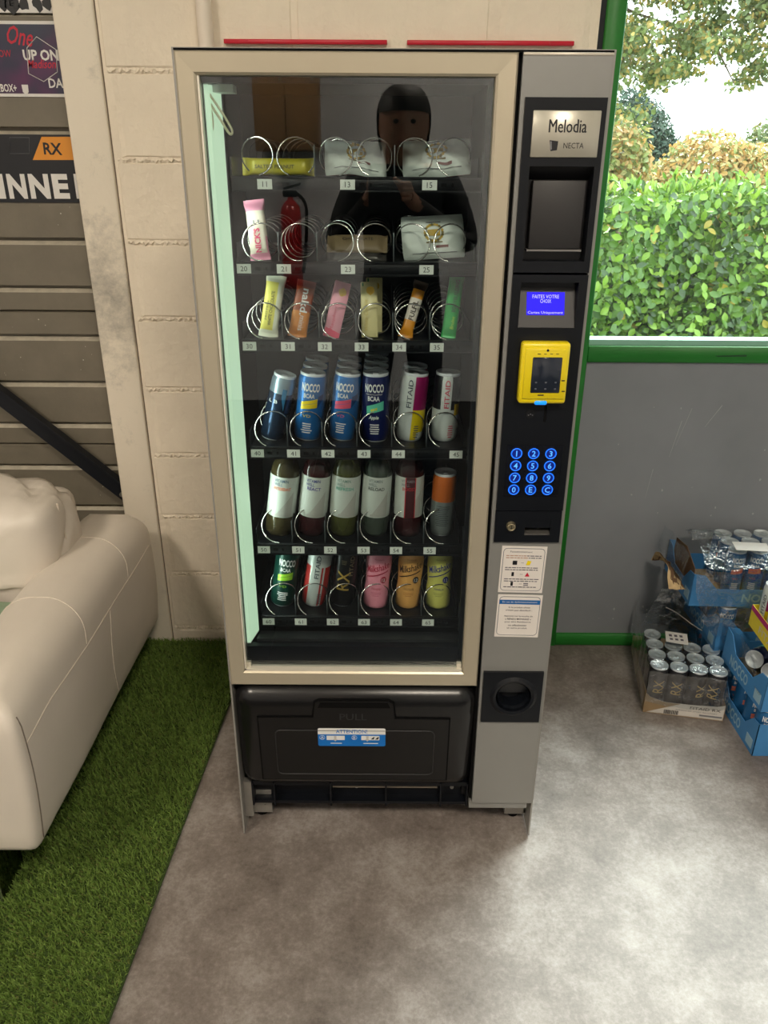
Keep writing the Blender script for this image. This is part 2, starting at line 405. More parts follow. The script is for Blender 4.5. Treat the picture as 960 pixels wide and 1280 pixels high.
# ------------------------------------------------------------------ sectional garage door (door_1) in the recess
DY = 1.03
m_door = mat('door_grey', (120, 113, 99), .55, .0, var=.10, vscale=9, bump=.06, bscale=120)
def speckle(m):
    n = m.node_tree.nodes; L = m.node_tree.links; b = n['Principled BSDF']; tc = n['Texture Coordinate']
    src = b.inputs['Base Color'].links[0].from_socket
    v = n.new('ShaderNodeTexVoronoi'); v.inputs['Scale'].default_value = 46; L.new(tc.outputs['Object'], v.inputs['Vector'])
    t = n.new('ShaderNodeTexNoise'); t.inputs['Scale'].default_value = 5; L.new(tc.outputs['Object'], t.inputs['Vector'])
    mr = n.new('ShaderNodeMapRange'); mr.inputs[1].default_value = .5; mr.inputs[2].default_value = .75; mr.inputs[3].default_value = 0; mr.inputs[4].default_value = .16; L.new(t.outputs['Fac'], mr.inputs[0])
    lt = n.new('ShaderNodeMath'); lt.operation = 'LESS_THAN'; L.new(v.outputs['Distance'], lt.inputs[0]); L.new(mr.outputs[0], lt.inputs[1])
    mx = n.new('ShaderNodeMixRGB'); mx.inputs[2].default_value = lin((205, 200, 188)); L.new(lt.outputs[0], mx.inputs[0]); L.new(src, mx.inputs[1]); L.new(mx.outputs[0], b.inputs['Base Color'])
speckle(m_door)
d1 = struct(MB().box(-3.39, PX0 + .02, DY + .030, DY + .06, 0, 2.75).build('door_1', m_door))
prof = [(0, 0)]                                   # (height in panel, depth) of one section, bottom to top
PH = .4390
prof = [(.002, .006), (.006, 0)]
for g in (.075, .215, .365): prof += [(g - .017, 0), (g - .006, .020), (g + .003, .021), (g + .0045, 0)]
prof += [(PH - .004, 0), (PH - .001, .006)]
v = []; f = []
for h, d in prof: v += [(-3.38, DY + d, h), (PX0 + .015, DY + d, h)]
for i in range(len(prof) - 1): f.append((2 * i, 2 * i + 1, 2 * i + 3, 2 * i + 2))
k = len(v); v += [(-3.38, DY + .03, .002), (PX0 + .015, DY + .03, .002), (-3.38, DY + .03, PH - .001), (PX0 + .015, DY + .03, PH - .001)]
f += [(0, k, k + 1, 1), (2 * len(prof) - 2, 2 * len(prof) - 1, k + 3, k + 2)]
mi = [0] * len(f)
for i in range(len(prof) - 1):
    if prof[i + 1][1] == .020: mi[i] = 1  # paler colour on the up-facing groove faces draws their bright lines
pm = MB().add(v, f, mi).mesh('door_panel', [m_door, mat('pale_ledge', (190, 182, 164), .7, var=.15, vscale=30)])
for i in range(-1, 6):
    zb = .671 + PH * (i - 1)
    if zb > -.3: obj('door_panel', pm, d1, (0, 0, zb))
struct(MB().box(LEFT_X, PX0, WALL_Y + .1, WALL_Y + .3, 2.6, CEIL).build('wall_back_lintel', m_cream))
# black diagonal brace in front of the door
BY = .975
pa, pb = Vector((-1.62, BY, 1.208)), Vector((-.865, BY, .505)); d = (pb - pa).normalized(); nrm = Vector((-d.z, 0, d.x))
br = thing('brace_bar', 'black angled steel brace bar crossing the grey garage door behind the sofa', 'brace', (pb.x, BY, pb.z - .05))
q = [pa + nrm * .031, pb + nrm * .031, pb - nrm * .031, pa - nrm * .031]
m_blk = mat('black_steel', (30, 33, 40), .45, .3)
MB().prism([(p.x, p.z) for p in q], BY - .004, BY + .004).build('web', m_blk, br)
q = [pa + nrm * .031, pb + nrm * .031, pb + nrm * .024, pa + nrm * .024]
MB().prism([(p.x, p.z) for p in q], BY - .03, BY - .004).build('flange', m_blk, br)
MB().cyl((pb.x - .03, BY - .012, pb.z + .012), (pb.x - .03, BY + .06, pb.z + .012), .008, n=8).build('bolt', mat('zinc', (170, 168, 160), .4, .8), br)

# posters and banner fixed on the door
def P(px, py): p = atY(px, py, DY - .004); return p
def sheet(name, label, cat, a, b, c, d_, m, t=.003):
    z1_, z0_ = P(*a).z, P(*b).z
    o = thing(name, label, cat, ((c + d_) / 2, DY - .002, z0_))
    MB().box(c, d_, DY - .004, DY - .0005, z0_, z1_).build('sheet', m, o); return o, z0_, z1_
XR = -.845
def grad(name, c1, c2, c3):
    m = mat(name, c1, .35); n = m.node_tree.nodes; L = m.node_tree.links; b = n['Principled BSDF']; tc = n['Texture Coordinate']
    t = n.new('ShaderNodeTexNoise'); t.inputs['Scale'].default_value = 4; t.inputs['Detail'].default_value = 3; L.new(tc.outputs['Object'], t.inputs['Vector'])
    r = n.new('ShaderNodeValToRGB'); e = r.color_ramp.elements; e[0].position = .3; e[0].color = lin(c1); e[1].position = .72; e[1].color = lin(c3); k = e.new(.5); k.color = lin(c2)
    L.new(t.outputs['Fac'], r.inputs['Fac']); L.new(r.outputs['Color'], b.inputs['Base Color']); return m
m_paper = mat('white_paper', (228, 226, 222), .55); m_ink = mat('black_ink', (24, 24, 28), .5)
m_red = mat('red_print', (196, 24, 54), .5); m_grey = mat('grey_print', (120, 120, 124), .5)
m_orange = mat('orange_print', (226, 148, 44), .5); m_ban = mat('banner_black', (18, 20, 27), .45)
FR = DY - .0046
def onp(mb, s, px, py, hpx=None, wpx=None, m=0, **k):
    c = P(px, py); kx = (P(px + 10, py) - P(px - 10, py)).x / 20; ky = (P(px, py - 10) - P(px, py + 10)).z / 20
    mb.text(s, (c.x, FR, c.z), hpx * ky if hpx else None, wpx * kx if wpx else None, m, **k)
o, za, zb = sheet('poster', 'white strip sheet with small dark logos at top of the garage door', 'poster', (30, -25), (30, 16), -1.30, XR, m_paper)
mb = MB()
for i, px in enumerate((-8, 3, 15, 30, 47, 60)):
    c = P(px, 5); rr = random.Random(i)
    if i == 2:
        mb.prism([(c.x - .018, c.z + .02), (c.x + .018, c.z + .02), (c.x + .02, c.z - .008), (c.x, c.z - .026), (c.x - .02, c.z - .008)], FR, FR + .001)
        onp(mb, 'E', px, 4, 7, 6, 1)
    else:
        mb.prism([(c.x + math.cos(t) * .016 * rr.uniform(.6, 1.1), c.z + math.sin(t) * .02 * rr.uniform(.5, 1.1)) for t in [k * .7 for k in range(9)]], FR, FR + .001)
mb.build('logo_row', [m_ink, m_paper], o)
o, za, zb = sheet('poster', 'purple and teal event poster with red script and a white hexagon on the garage door', 'poster', (30, 26), (30, 121), -1.36, XR, m_paper)
MB().box(-1.35, XR, FR - .0002, FR + .001, za + .008, zb - .008).build('print', grad('poster_print', (112, 26, 92), (46, 40, 70), (22, 62, 74)), o)
FR = DY - .0054
mb = MB()
onp(mb, 'One', 25, 45, 24, 32, 0, bold=.01, shear=.35, rot=-.12)
onp(mb, 'UP ON', 51, 69, 14, 44, 1, bold=.03); onp(mb, 'Madison', 52, 80, 11, 36, 0, bold=.01, shear=.3)
onp(mb, 'DAY', 74, 104, 12, 26, 1, bold=.02); onp(mb, 'BOX+', 11, 110, 10, 20, 1, bold=.02); onp(mb, 'L', -3, 110, 10, 6, 1)
onp(mb, 'ROW', 4, 67, 9, 20, 0)
hx = [(46, 46), (70, 62), (72, 90), (55, 102), (36, 92), (34, 60)]
pts = [P(*p) for p in hx]; mb.tube([(p.x, FR, p.z) for p in pts], .0012, 4, 1, closed=True)
c = P(32, 112); mb.prism([(c.x - .009, c.z + .012), (c.x + .009, c.z + .012), (c.x + .008, c.z - .006), (c.x, c.z - .014), (c.x - .008, c.z - .006)], FR, FR + .0006, m=1)
mb.build('lettering', [m_red, m_paper], o)
FR = DY - .0046
o, za, zb = sheet('banner', 'black banner with orange tab and big white capital letters on the garage door', 'banner', (30, 168), (30, 253), -1.26, XR, m_ban)
q = [P(52, 171), P(96, 171), P(96, 200), P(41, 200)]
MB().prism([(p.x, p.z) for p in q], FR, FR + .001).build('orange_tab', m_orange, o)
mb = MB(); FR = DY - .0052; onp(mb, 'RX', 66, 186, 15, 23, 0, bold=.025, rot=-.03); mb.build('tab_lettering', m_ink, o); mb = MB()
q = [P(12, 172), P(37, 172), P(37, 192), P(12, 192)]; mb.tube([(p.x, FR, p.z) for p in q], .0008, 4, 0, closed=True); mb.build('box_outline', m_grey, o)
for ch, px, wpx in (('I', 1.5, 8), ('N', 21.5, 23), ('N', 49.5, 25), ('E', 76, 20), ('R', 104, 20)):
    mb = MB(); onp(mb, ch, px, 233, 31, wpx, 0, bold=.045); mb.build('letter', m_paper, o)

# vertical conduit on the wall above the machine, and two red strips
cp = thing('conduit_pipe', 'cream painted vertical pipe on the block wall behind the machine top', 'pipe', (-.469, WALL_Y - .022, 0))
MB().cyl((-.469, WALL_Y - .022, 0), (-.469, WALL_Y - .022, CEIL), .0195, n=20).build('tube', mat('pipe_paint', (232, 220, 204), .45), cp)
for z in (.5, 2.35): MB().box(-.50, -.438, WALL_Y - .006, WALL_Y, z - .012, z + .012).build('clip', mat('pipe_clip', (200, 190, 176), .5), cp)
for nm, a, b in (('left', -.426, -.011), ('right', .040, .464)):
    t = thing('red_strip', 'thin red strip on the cream wall above the machine ' + ('glass door, beside the pipe' if nm == 'left' else 'control column, beside the green post'), 'strip', ((a + b) / 2, WALL_Y, 1.813), 'red strips above the machine')
    MB().rbox(a, b, WALL_Y - .016, WALL_Y - .002, 1.813, 1.823, .001, 1).build('rail', mat('red_strip_paint', (196, 20, 46), .4), t)
    for x in (a + .06, b - .06): MB().cyl((x, WALL_Y - .018, 1.818), (x, WALL_Y - .016, 1.818), .003, n=8).build('rivet', mat('red_strip_paint', (196, 20, 46)), t)
# ------------------------------------------------------------------ the vending machine
HW, HT, DEEP = .3567, 1.70, .845
vm = thing('vending_machine', 'tall grey snack and drink vending machine with glass door standing against the wall', 'vending machine', (0, DEEP / 2, 0))
m_cab = mat('cabinet_grey', (150, 148, 143), .42, .25, var=.02)
m_col = mat('column_grey', (142, 142, 139), .40, .30, var=.03, vscale=7)
m_frame = mat('champagne_frame', (196, 186, 164), .38, .45, var=.02)
m_black = mat('black_plastic', (13, 16, 22), .38, var=.05, spec=.3)
m_gloss = mat('gloss_black', (18, 18, 19), .27, var=.03, spec=.45)
m_matte = mat('matte_black', (6, 6, 7), .8, spec=.15)
m_inner = mat('inner_black', (11, 12, 14), .5, var=.06, spec=.3)
m_tray = mat('tray_black', (15, 17, 20), .4, .1, spec=.35)
m_chrome = mat('chrome_wire', (226, 224, 218), .18, .95)
m_tagw = mat('tag_white', (226, 232, 224), .5)
m_steel = mat('galvanised', (168, 166, 160), .42, .7, var=.08, vscale=30)

# cabinet: sheet-metal shell open to the front, black inside
mb = MB()
T = .004
for s in (-1, 1):
    a, b = sorted((s * HW, s * (HW - T))); mb.box(a, b, .004, DEEP, .006, HT)
mb.box(-HW + T, HW - T, .004, DEEP, HT - .004, HT); mb.box(-HW + T, HW - T, DEEP - .006, DEEP, .10, HT - .004)
mb.box(-HW + T, HW - T, .06, DEEP - .006, .085, .10)
cab = mb.build('cabinet', m_cab, vm)
mb = MB()
mb.box(-.351, .199, .56, .575, .10, 1.69); mb.box(-.351, -.346, .05, .56, .10, 1.69); mb.box(.186, .199, .045, .56, .10, 1.69)
mb.box(-.346, .186, .05, .56, 1.676, 1.69); mb.box(-.346, .186, .05, .56, .470, .482)
mb.build('liner', m_inner, cab)
# lower front of the shell behind grille: dark
MB().box(-.33, .195, .10, .11, .10, .46).build('kick_plate', m_matte, cab)

# door: four mitred frame rails, gasket, pane
O = (-.3530, .2005, .4600, 1.6957); cx1_ = .3527
dr = MB()
gx0, gx1, gz0, gz1 = O[0] + .0335, O[1] - .0355, O[2] + .037, O[3] - .0355
for a, b, c, d in ((O[0] + .02, gx0 + .0045, O[2] + .02, O[3] - .02), (gx1 - .009, O[1] - .02, O[2] + .02, O[3] - .02), (gx0, gx1, O[2] + .02, gz0 + .012), (gx0, gx1, gz1 - .009, O[3] - .02)):
    dr.box(a, b, .0215, .030, c, d)
door = dr.build('door', m_black, vm)
def mitre(side):
    pr = [(0, .030), (0, .003), (.003, 0), (.029, .0015), (.0325, .005), (.0335, .021)]
    v = []
    for d, y in pr:
        k = d / .0335
        x0, x1, z0, z1 = O[0] + .0335 * k, O[1] - .0355 * k, O[2] + .037 * k, O[3] - .0355 * k
        c = {'L': ((x0, z0), (x0, z1)), 'R': ((x1, z1), (x1, z0)), 'T': ((x0, z1), (x1, z1)), 'B': ((x1, z0), (x0, z0))}[side]
        v += [(c[0][0], y, c[0][1]), (c[1][0], y, c[1][1])]
    f = [(2 * i, 2 * i + 1, 2 * i + 3, 2 * i + 2) for i in range(len(pr) - 1)]
    n = 2 * len(pr); f += [tuple(range(0, n, 2)), tuple(range(n - 1, 0, -2)), (1, 0, n - 2, n - 1)]
    return MB().add(v, f)
for sd in 'LRTB': mitre(sd).build('frame_rail', m_frame, door)
# inner lips, left and bottom: light on them put into a paler colour
mb = MB(); mb.box(gx0, gx0 + .0035, .004, .021, gz0, gz1); mb.box(gx0, gx1, .004, .021, gz0, gz0 + .005)
mb.build('inner_lip', mat('lit_lip', (232, 226, 210), .35, .3), door)
for x in (gx0 + .007, gx1 - .006): MB().box(x - .005, x + .005, .012, .0213, gz0 + .005, gz0 + .016).build('corner_block', mat('pale_clip', (214, 208, 190), .5), door)
m_door_glass = glass_mat('door_glass', (244, 248, 248), base=.018)
MB().box(gx0 + .0036, gx1, .0150, .0205, gz0 + .0052, gz1).build('glass_pane', m_door_glass, door)
MB().box(O[1], O[1] + .0065, .012, .05, .12, HT - .004).build('door_gap', m_matte, vm)
MB().box(O[0], cx1_, .0008, .006, 1.6957, 1.6985).build('top_gap', m_matte, vm)
# black apron behind the lower glass
mb = MB().box(gx0 - .004, gx1 + .004, .024, .040, gz0 + .008, .5490); mb.build('apron', mat('apron_black', (14, 16, 23), .4, spec=.3), door)

# lamp housing up the left side of the door
m_lamp = mat('lamp_diffuser', (170, 186, 166), .5, emit=(206, 238, 200), estr=.78)
area('product_fill_light', (-.294, .112, 1.10), (0, -PI / 2, PI / 5), 1.05, .015, 1.1, (.88, 1.0, .88))  # added fill floating beside the lamp strip, brightens the products
lamp = MB().prism([(-.3455, .034), (-.3085, .034), (-.298, .085), (-.3455, .085)], .5495, 1.652, 'z').build('lamp_housing', mat('lamp_shell', (214, 226, 214), .5), vm)
MB().prism([(-.3440, .0330), (-.3082, .0330), (-.2972, .0850), (-.2978, .0858), (-.3092, .0345), (-.344, .0342)], .552, 1.650, 'z').build('diffuser', m_lamp, lamp)
MB().box(-.306, -.270, .05, .085, 1.640, 1.652).build('bracket', mat('lamp_shell', (214, 226, 214)), lamp)
for zz in (1.345, .93, .71, .655): MB().cyl((-.318, .0320, zz), (-.318, .0335, zz), .0022, n=8).build('rivet', mat('old_screw', (120, 118, 96), .5, .5), lamp)
pl = [atY(250, 98, .042), atY(262, 118, .040), atY(277, 140, .038), atY(289, 160, .037), atY(290, 167, .037), atY(286, 166, .0375), atY(276, 150, .039), atY(262, 128, .042), atY(254, 108, .043)]
def smooth_path(p, k=5):
    out = []
    for i in range(len(p) - 1):
        a, b, c, d = p[max(i - 1, 0)], p[i], p[i + 1], p[min(i + 2, len(p) - 1)]
        for t in range(k):
            t /= k; out.append(.5 * ((2 * b) + (c - a) * t + (2 * a - 5 * b + 4 * c - d) * t * t + (3 * b - a - 3 * c + d) * t ** 3))
    return out + [p[-1]]
MB().tube(smooth_path(pl), .0022, 6).build('cable_loop', mat('cable_cream', (196, 196, 160), .5), vm)
pl = [atY(252, 100, .0425), atY(262, 130, .042), atY(266, 155, .0415), atY(263, 176, .0415)]
MB().tube(smooth_path(pl), .0022, 6).build('cable_end', mat('cable_cream', (196, 196, 160)), vm)

# trays with rails, spirals, dividers, number tags
ROWZ = [1.497, 1.349, 1.202, .978, .752, .566]
LX = [-.250 + .0726 * i for i in range(6)]
TY = .100
FLOORZ = [z + .011 for z in ROWZ]
def coil_mesh(pitch, turns, hand=1, a0=-100):
    pts = []
    n = int(26 * turns)
    for i in range(n + 1):
        t = i / 26 * 2 * PI; a = math.radians(a0) - hand * t
        pts.append((.0325 * math.cos(a), pitch * t / (2 * PI), .0325 * math.sin(a)))
    return MB().tube(pts, .00155, 6).mesh('spiral', m_chrome)
COIL = {}
def coil(pitch, hand, a0):
    k = (pitch, hand, a0)
    if k not in COIL: COIL[k] = coil_mesh(pitch, .36 / pitch, hand, a0)
    return COIL[k]
tags = [
    [('11', 331), ('13', 434.5), ('15', 537)],
    [('20', 305), ('21', 355), ('23', 435), ('25', 533)],
    [('30', 312), ('31', 360), ('32', 406), ('33', 452), ('34', 499), ('35', 546)],
    [('40', 322), ('41', 367), ('42', 410), ('43', 455), ('44', 498), ('45', 570)],
    [('50', 330), ('51', 373), ('52', 413), ('53', 454.5), ('54', 495), ('55', 537)],
    [('60', 336), ('61', 376), ('62', 416), ('63', 455), ('64', 495), ('65', 535)]]
tagpy = [230.5, 336, 433, 567, 687.5, 777.5]
coils = [[(.09, 1 if i % 2 else -1, -110 if i % 2 else -75) for i in range(6)],
         [(.06, 1, -80), (.06, 1, -75), (.09, -1, -85), (.09, 1, -100), (.09, -1, -75), (.09, 1, -100)],
         [(.055, 1, -95)] * 6, [(.078, 1, -105)] * 6, [(.085, 1, -75)] * 6, [(.078, 1, -110)] * 6]
slots = [[0, 2, 4], [0, 1, 2, 4], range(6), range(6), range(6), range(6)]
div_me = MB().box(-.0008, .0008, TY + .012, .52, 0, .052).mesh('divider', mat('divider_dark', (20, 22, 25), .35, .3))
div_edge = MB().rbox(-.0013, .0013, TY + .008, TY + .0125, 0, .055, .0009, 1).mesh('divider_edge', mat('divider_edge', (92, 98, 100), .35, .5))
for r, rz in enumerate(ROWZ):
    mb = MB()
    mb.box(-.292, .157, TY + .004, .53, rz + .007, rz + .011)
    mb.rbox(-.293, .162, TY, TY + .008, rz - .0125, rz + .0135, .0015, 1)
    mb.box(-.293, .162, TY - .0025, TY, rz - .0125, rz - .0095); mb.box(-.293, .162, TY - .0025, TY, rz + .0100, rz + .0135)
    for s in (-.2925, .1565): mb.box(s - .0008, s + .0008, TY + .008, .53, rz - .006, rz + .045)
    tr = mb.build('tray', m_tray, vm)
    for s, px in tags[r]:
        x = atY(px, tagpy[r], TY).x
        t = MB().box(x - .0135, x + .0135, TY - .0018, TY - .0004, rz - .0085, rz + .0085)
        t.text(s, (x, TY - .0020, rz), .0095, None, 1); t.build('number_tag', [m_tagw, m_ink], tr)
        # slots punched in the rail beside each tag
        sl = MB()
        for dx, wd in ((.026, .010), (.042, .004)): sl.box(x + dx - wd / 2, x + dx + wd / 2, TY - .0006, TY + .001, rz - .003, rz + .003)
        sl.build('rail_slot', m_matte, tr)
    for i, x in enumerate(LX):
        o = obj('spiral', coil(*coils[r][i]), tr, (x - vm.location.x, TY + .003 - vm.location.y, rz + .0465 - vm.location.z))
    for i in slots[r]:
        if i == 0: continue
        x = LX[i] - .0363
        obj('divider', div_me, tr, (x, -vm.location.y, rz + .011)); obj('divider_edge', div_edge, tr, (x, -vm.location.y, rz + .011))
# runner on the right of the trays
mb = MB().box(.166, .176, .095, .11, .52, 1.62)
for z in ROWZ: mb.box(.1622, .1675, .092, .11, z - .02, z + .055)
mb.build('tray_runner', mat('runner_grey', (58, 62, 68), .4, .4), vm)
# delivery ledge below the trays
MB().prism([(.043, .548), (.043, .556), (.10, .540), (.10, .530)], -.296, .170, 'x').build('delivery_ledge', mat('ledge_grey', (34, 36, 38), .45), vm)

# delivery flap unit
bx0, bx1, bz0, bz1 = -.3515, .2060, .1500, .4575
mb = MB().rbox(bx0, bx1, -.012, .10, bz0, bz1, .030, 5)
def flapcurve(v):
    # fuller at the top, falling back towards the bottom
    t = min(1, (v.z - bz0) / (bz1 - bz0)); y = v.y
    if y < .04: y += .018 * (1 - t) ** 1.5
    return Vector((v.x, y, v.z))
mb = MB().rbox(bx0, bx1, -.014, .10, bz0, bz1, .046, 7, fn=flapcurve)
flap = mb.build('flap_housing', m_gloss, vm)
def fy(z): t = min(1, (z - bz0) / (bz1 - bz0)); return -.014 + .018 * (1 - t) ** 1.5
def panel_on(poly, lift, name, m, par, th=.004):
    mb = MB(); n = len(poly)
    v = [(x, fy(z) - lift, z) for x, z in poly] + [(x, fy(z) - lift + th, z) for x, z in poly]
    mb.add(v, [tuple(range(n - 1, -1, -1)) if False else tuple(range(n)), tuple(range(2 * n - 1, n - 1, -1))] + [(i, i + n, (i + 1) % n + n, (i + 1) % n) for i in range(n)])
    return mb.build(name, m, par)
def outline(g):
    return [(-.2945 - g, .190 - g), (.1400 + g, .190 - g), (.1400 + g, .3790 + g), (.0165 + g, .3800 + g), (.0115 + g, .4240 + g), (.001, .4300 + g), (-.155, .4300 + g), (-.1640 - g, .4240 + g), (-.1690 - g, .3820 + g), (-.2945 - g, .3820 + g)]
def dense(poly, k=8):
    out = []
    for i, p in enumerate(poly):
        q = poly[(i + 1) % len(poly)]
        for t in range(k): out.append((p[0] + (q[0] - p[0]) * t / k, p[1] + (q[1] - p[1]) * t / k))
    return out
panel_on(outline(.0035), .0012, 'flap_groove', m_matte, flap)
fl = panel_on(outline(0), .0035, 'flap', mat('flap_black', (15, 15, 16), .36, spec=.4), flap)
panel_on([(-.158, .412), (.006, .412), (.000, .4265), (-.152, .4265)], .0042, 'finger_recess', m_matte, flap)
m_line = mat('moulded_line', (40, 40, 42), .4)
rx0, rx1, rz0, rz1 = -.258, .108, .208, .345
pts = []
for cx, cz, a0 in ((rx1 - .012, rz0 + .012, -90), (rx1 - .012, rz1 - .012, 0), (rx0 + .012, rz1 - .012, 90), (rx0 + .012, rz0 + .012, 180)):
    for k in range(5): a = math.radians(a0 + k * 22.5); pts.append((cx + .012 * math.cos(a), cz + .012 * math.sin(a)))
MB().tube([(x, fy(z) - .0036, z) for x, z in dense(pts, 3)], .0014, 5, closed=True).build('moulded_rim', m_line, flap)
mb = MB(); z = .386; mb.text('PULL', (-.078, fy(z) - .0042, z), .018, .062, 0, bold=.01); mb.build('pull_lettering', m_line, flap)
# blue and white ATTENTION sticker
sx0, sx1, sz0, sz1 = -.1600, -.0045, .2990, .3530
def st_y(z): return fy(z) - .0042
sU = Vector((1, 0, 0)); zc = (sz0 + sz1) / 2; sV = Vector((0, (fy(sz1) - fy(sz0)) / (sz1 - sz0), 1)).normalized()
cS = Vector(((sx0 + sx1) / 2, st_y(zc), zc))
def spt(u, v, d=0): return cS + sU * u + sV * v + Vector((0, -d, 0))
hw, hh = (sx1 - sx0) / 2, (sz1 - sz0) / 2
def rrect(w_, h_, r, cu=0, cv=0):
    out = []
    for sx, sy, a0 in ((1, -1, -90), (1, 1, 0), (-1, 1, 90), (-1, -1, 180)):
        for k in range(4): a = math.radians(a0 + 30 * k); out.append((cu + sx * (w_ - r) + r * math.cos(a), cv + sy * (h_ - r) + r * math.sin(a)))
    return out
mb = MB()
q = rrect(hw, hh, .004); mb.add([spt(u, v, .0002) for u, v in q], [tuple(range(len(q)))], 0)
q = [p for p in rrect(hw, hh, .004) if p[1] < .0]; q = [(-hw, .0085)] + [(-hw, -hh + .004)] + [p for p in rrect(hw, hh, .004)[12:16]] + rrect(hw, hh, .004)[0:4] + [(hw, .0085)]
mb.add([spt(u, v, .0004) for u, v in q], [tuple(range(len(q)))], 1)
mb.text('ATTENTION!', spt(0, .0175, .0006), .0105, .072, 1, sU, sV, bold=.01)
for cu, sgn in ((-.040, 1), (.040, -1)):
    q = rrect(.021, .0065, .001, cu + .003, -.002); mb.add([spt(u, v, .0006) for u, v in q], [tuple(range(len(q)))], 0)
for cu, ch in ((-.068, 'A'), (.006, 'B')):
    mb.text(ch, spt(cu, -.001, .0008), .0075, None, 0, sU, sV)
    rg = [spt(cu + .006 * math.cos(t), -.001 + .006 * math.sin(t), .0006) for t in [k * PI / 8 for k in range(16)]]; mb.tube(rg, .0004, 4, 0, closed=True)
for cu in (-.038, .036): # arrow and hand pictograms
    q = [(cu - .003, .004), (cu + .003, .004), (cu + .0025, -.006), (cu + .005, -.006), (cu, -.013), (cu - .005, -.006), (cu - .0025, -.006)]
    mb.add([spt(u, v, .0008) for u, v in reversed(q)], [tuple(range(len(q)))], 2)
for cu in (.048, .058): 
    q = [(cu - .004, -.006), (cu + .003, -.006), (cu + .005, .002), (cu + .001, .000)]; mb.add([spt(u, v, .0008) for u, v in q], [tuple(range(4))], 3)
for cu, w_ in ((-.036, .026), (.044, .034)): mb.add([spt(cu + a * w_ / 2, -.0185 + b * .0012, .0006) for a, b in ((-1, -1), (1, -1), (1, 1), (-1, 1))], [(0, 1, 2, 3)], 0)
mb.build('warning_sticker', [mat('sticker_white', (232, 232, 230), .4), mat('sticker_blue', (10, 112, 198), .4), mat('hand_grey', (200, 196, 190), .5), m_ink], flap)

# lower grille
gr = MB(); gx0_, gx1_ = -.332, .1985
gr.box(gx0_, gx1_, .030, .060, .140, .152); gr.box(gx0_, gx1_, .034, .060, .078, .086); gr.box(gx0_, gx1_, .058, .062, .086, .14)
grill = gr.build('lower_grille', m_black, vm)
for x in (-.332, -.279, -.140, -.004, .131, .1955): MB().box(x, x + .004, .026, .060, .078, .150).build('grille_rib', m_black, grill)
MB().box(-.134, .125, .040, .044, .124, .129).build('grille_bar', mat('worn_edge', (112, 104, 92), .5), grill)
for x, z in ((-.300, .122), (-.075, .113), (.163, .112)): MB().cyl((x, .054, z), (x, .0585, z), .0045, n=10).build('screw', m_steel, grill)
MB().box(-.352, -.333, .028, .045, .040, .150).build('bracket', m_steel, vm)
MB().box(-.300, .19, .10, .13, .045, .10).build('base_beam', m_matte, vm)
# feet
for s, xa, xb in ((-1, -.352, -.290), (1, .300, .3525)):
    ft = MB(); ft.box(xa, xb, .055, .060, .030, .098); ft.box(xa, xb, .055, .115, .026, .031); ft.box(xa if s < 0 else xb - .004, xa + .004 if s < 0 else xb, .055, .115, .031, .098)
    foot = ft.build('foot', m_steel, vm)
    MB().cyl(((xa + xb) / 2, .085, 0), ((xa + xb) / 2, .085, .026), .014, .010, n=14).build('foot_pad', m_matte, foot)
    for k in range(3): MB().cyl((xa + .012 + k * .016, .0535, .05 + .012 * (k % 2)), (xa + .012 + k * .016, .0555, .05 + .012 * (k % 2)), .003, n=8).build('bolt', m_steel, foot)
    b2 = MB(); b2.cyl((s * .325, .76, 0), (s * .325, .76, .09), .014, n=12); b2.build('rear_foot', m_matte, vm)

# right column
cx0, cx1 = .2075, .3527
mb = MB()
PX_0, PX_1 = .2150, .3490
CZ = (.366, .5035); CPX = (.2135, .3470)
z_lo, z_hi = .826, 1.6315
mb.box(cx0, cx1, 0, .045, z_hi, HT - .0045); mb.box(cx0, PX_0, 0, .045, z_lo, z_hi); mb.box(PX_1, cx1, 0, .045, z_lo, z_hi)
mb.box(cx0, cx1, 0, .045, CZ[1], z_lo); mb.box(cx0, CPX[0], 0, .045, CZ[0], CZ[1]); mb.box(CPX[1], cx1, 0, .045, CZ[0], CZ[1]); mb.box(cx0, cx1, 0, .045, .116, CZ[0])
col = mb.build('column', m_col, vm)
MB().box(.2015, .343, .008, .045, .0925, .1155).build('column_sill', m_col, vm)
MB().rbox(cx0, cx1, -.0012, .002, HT - .0095, HT - .0048, .001, 1).build('top_trim', mat('trim_pale', (206, 198, 184), .4, .3), col)
MB().box(PX_0 - .002, PX_1 + .002, .040, .044, z_lo - .002, z_hi + .002).build('column_back', m_matte, col)
MB().box(CPX[0] - .002, CPX[1] + .002, .044, .046, CZ[0] - .002, CZ[1] + .002).build('coin_back', m_matte, col)

def framed(name, x0, x1, z0, z1, hx0, hx1, hz0, hz1, yf, yb, m, parent):
    mb = MB(); mb.box(x0, hx0, yf, yb, z0, z1); mb.box(hx1, x1, yf, yb, z0, z1); mb.box(hx0, hx1, yf, yb, z0, hz0); mb.box(hx0, hx1, yf, yb, hz1, z1)
    return mb.build(name, m, parent)
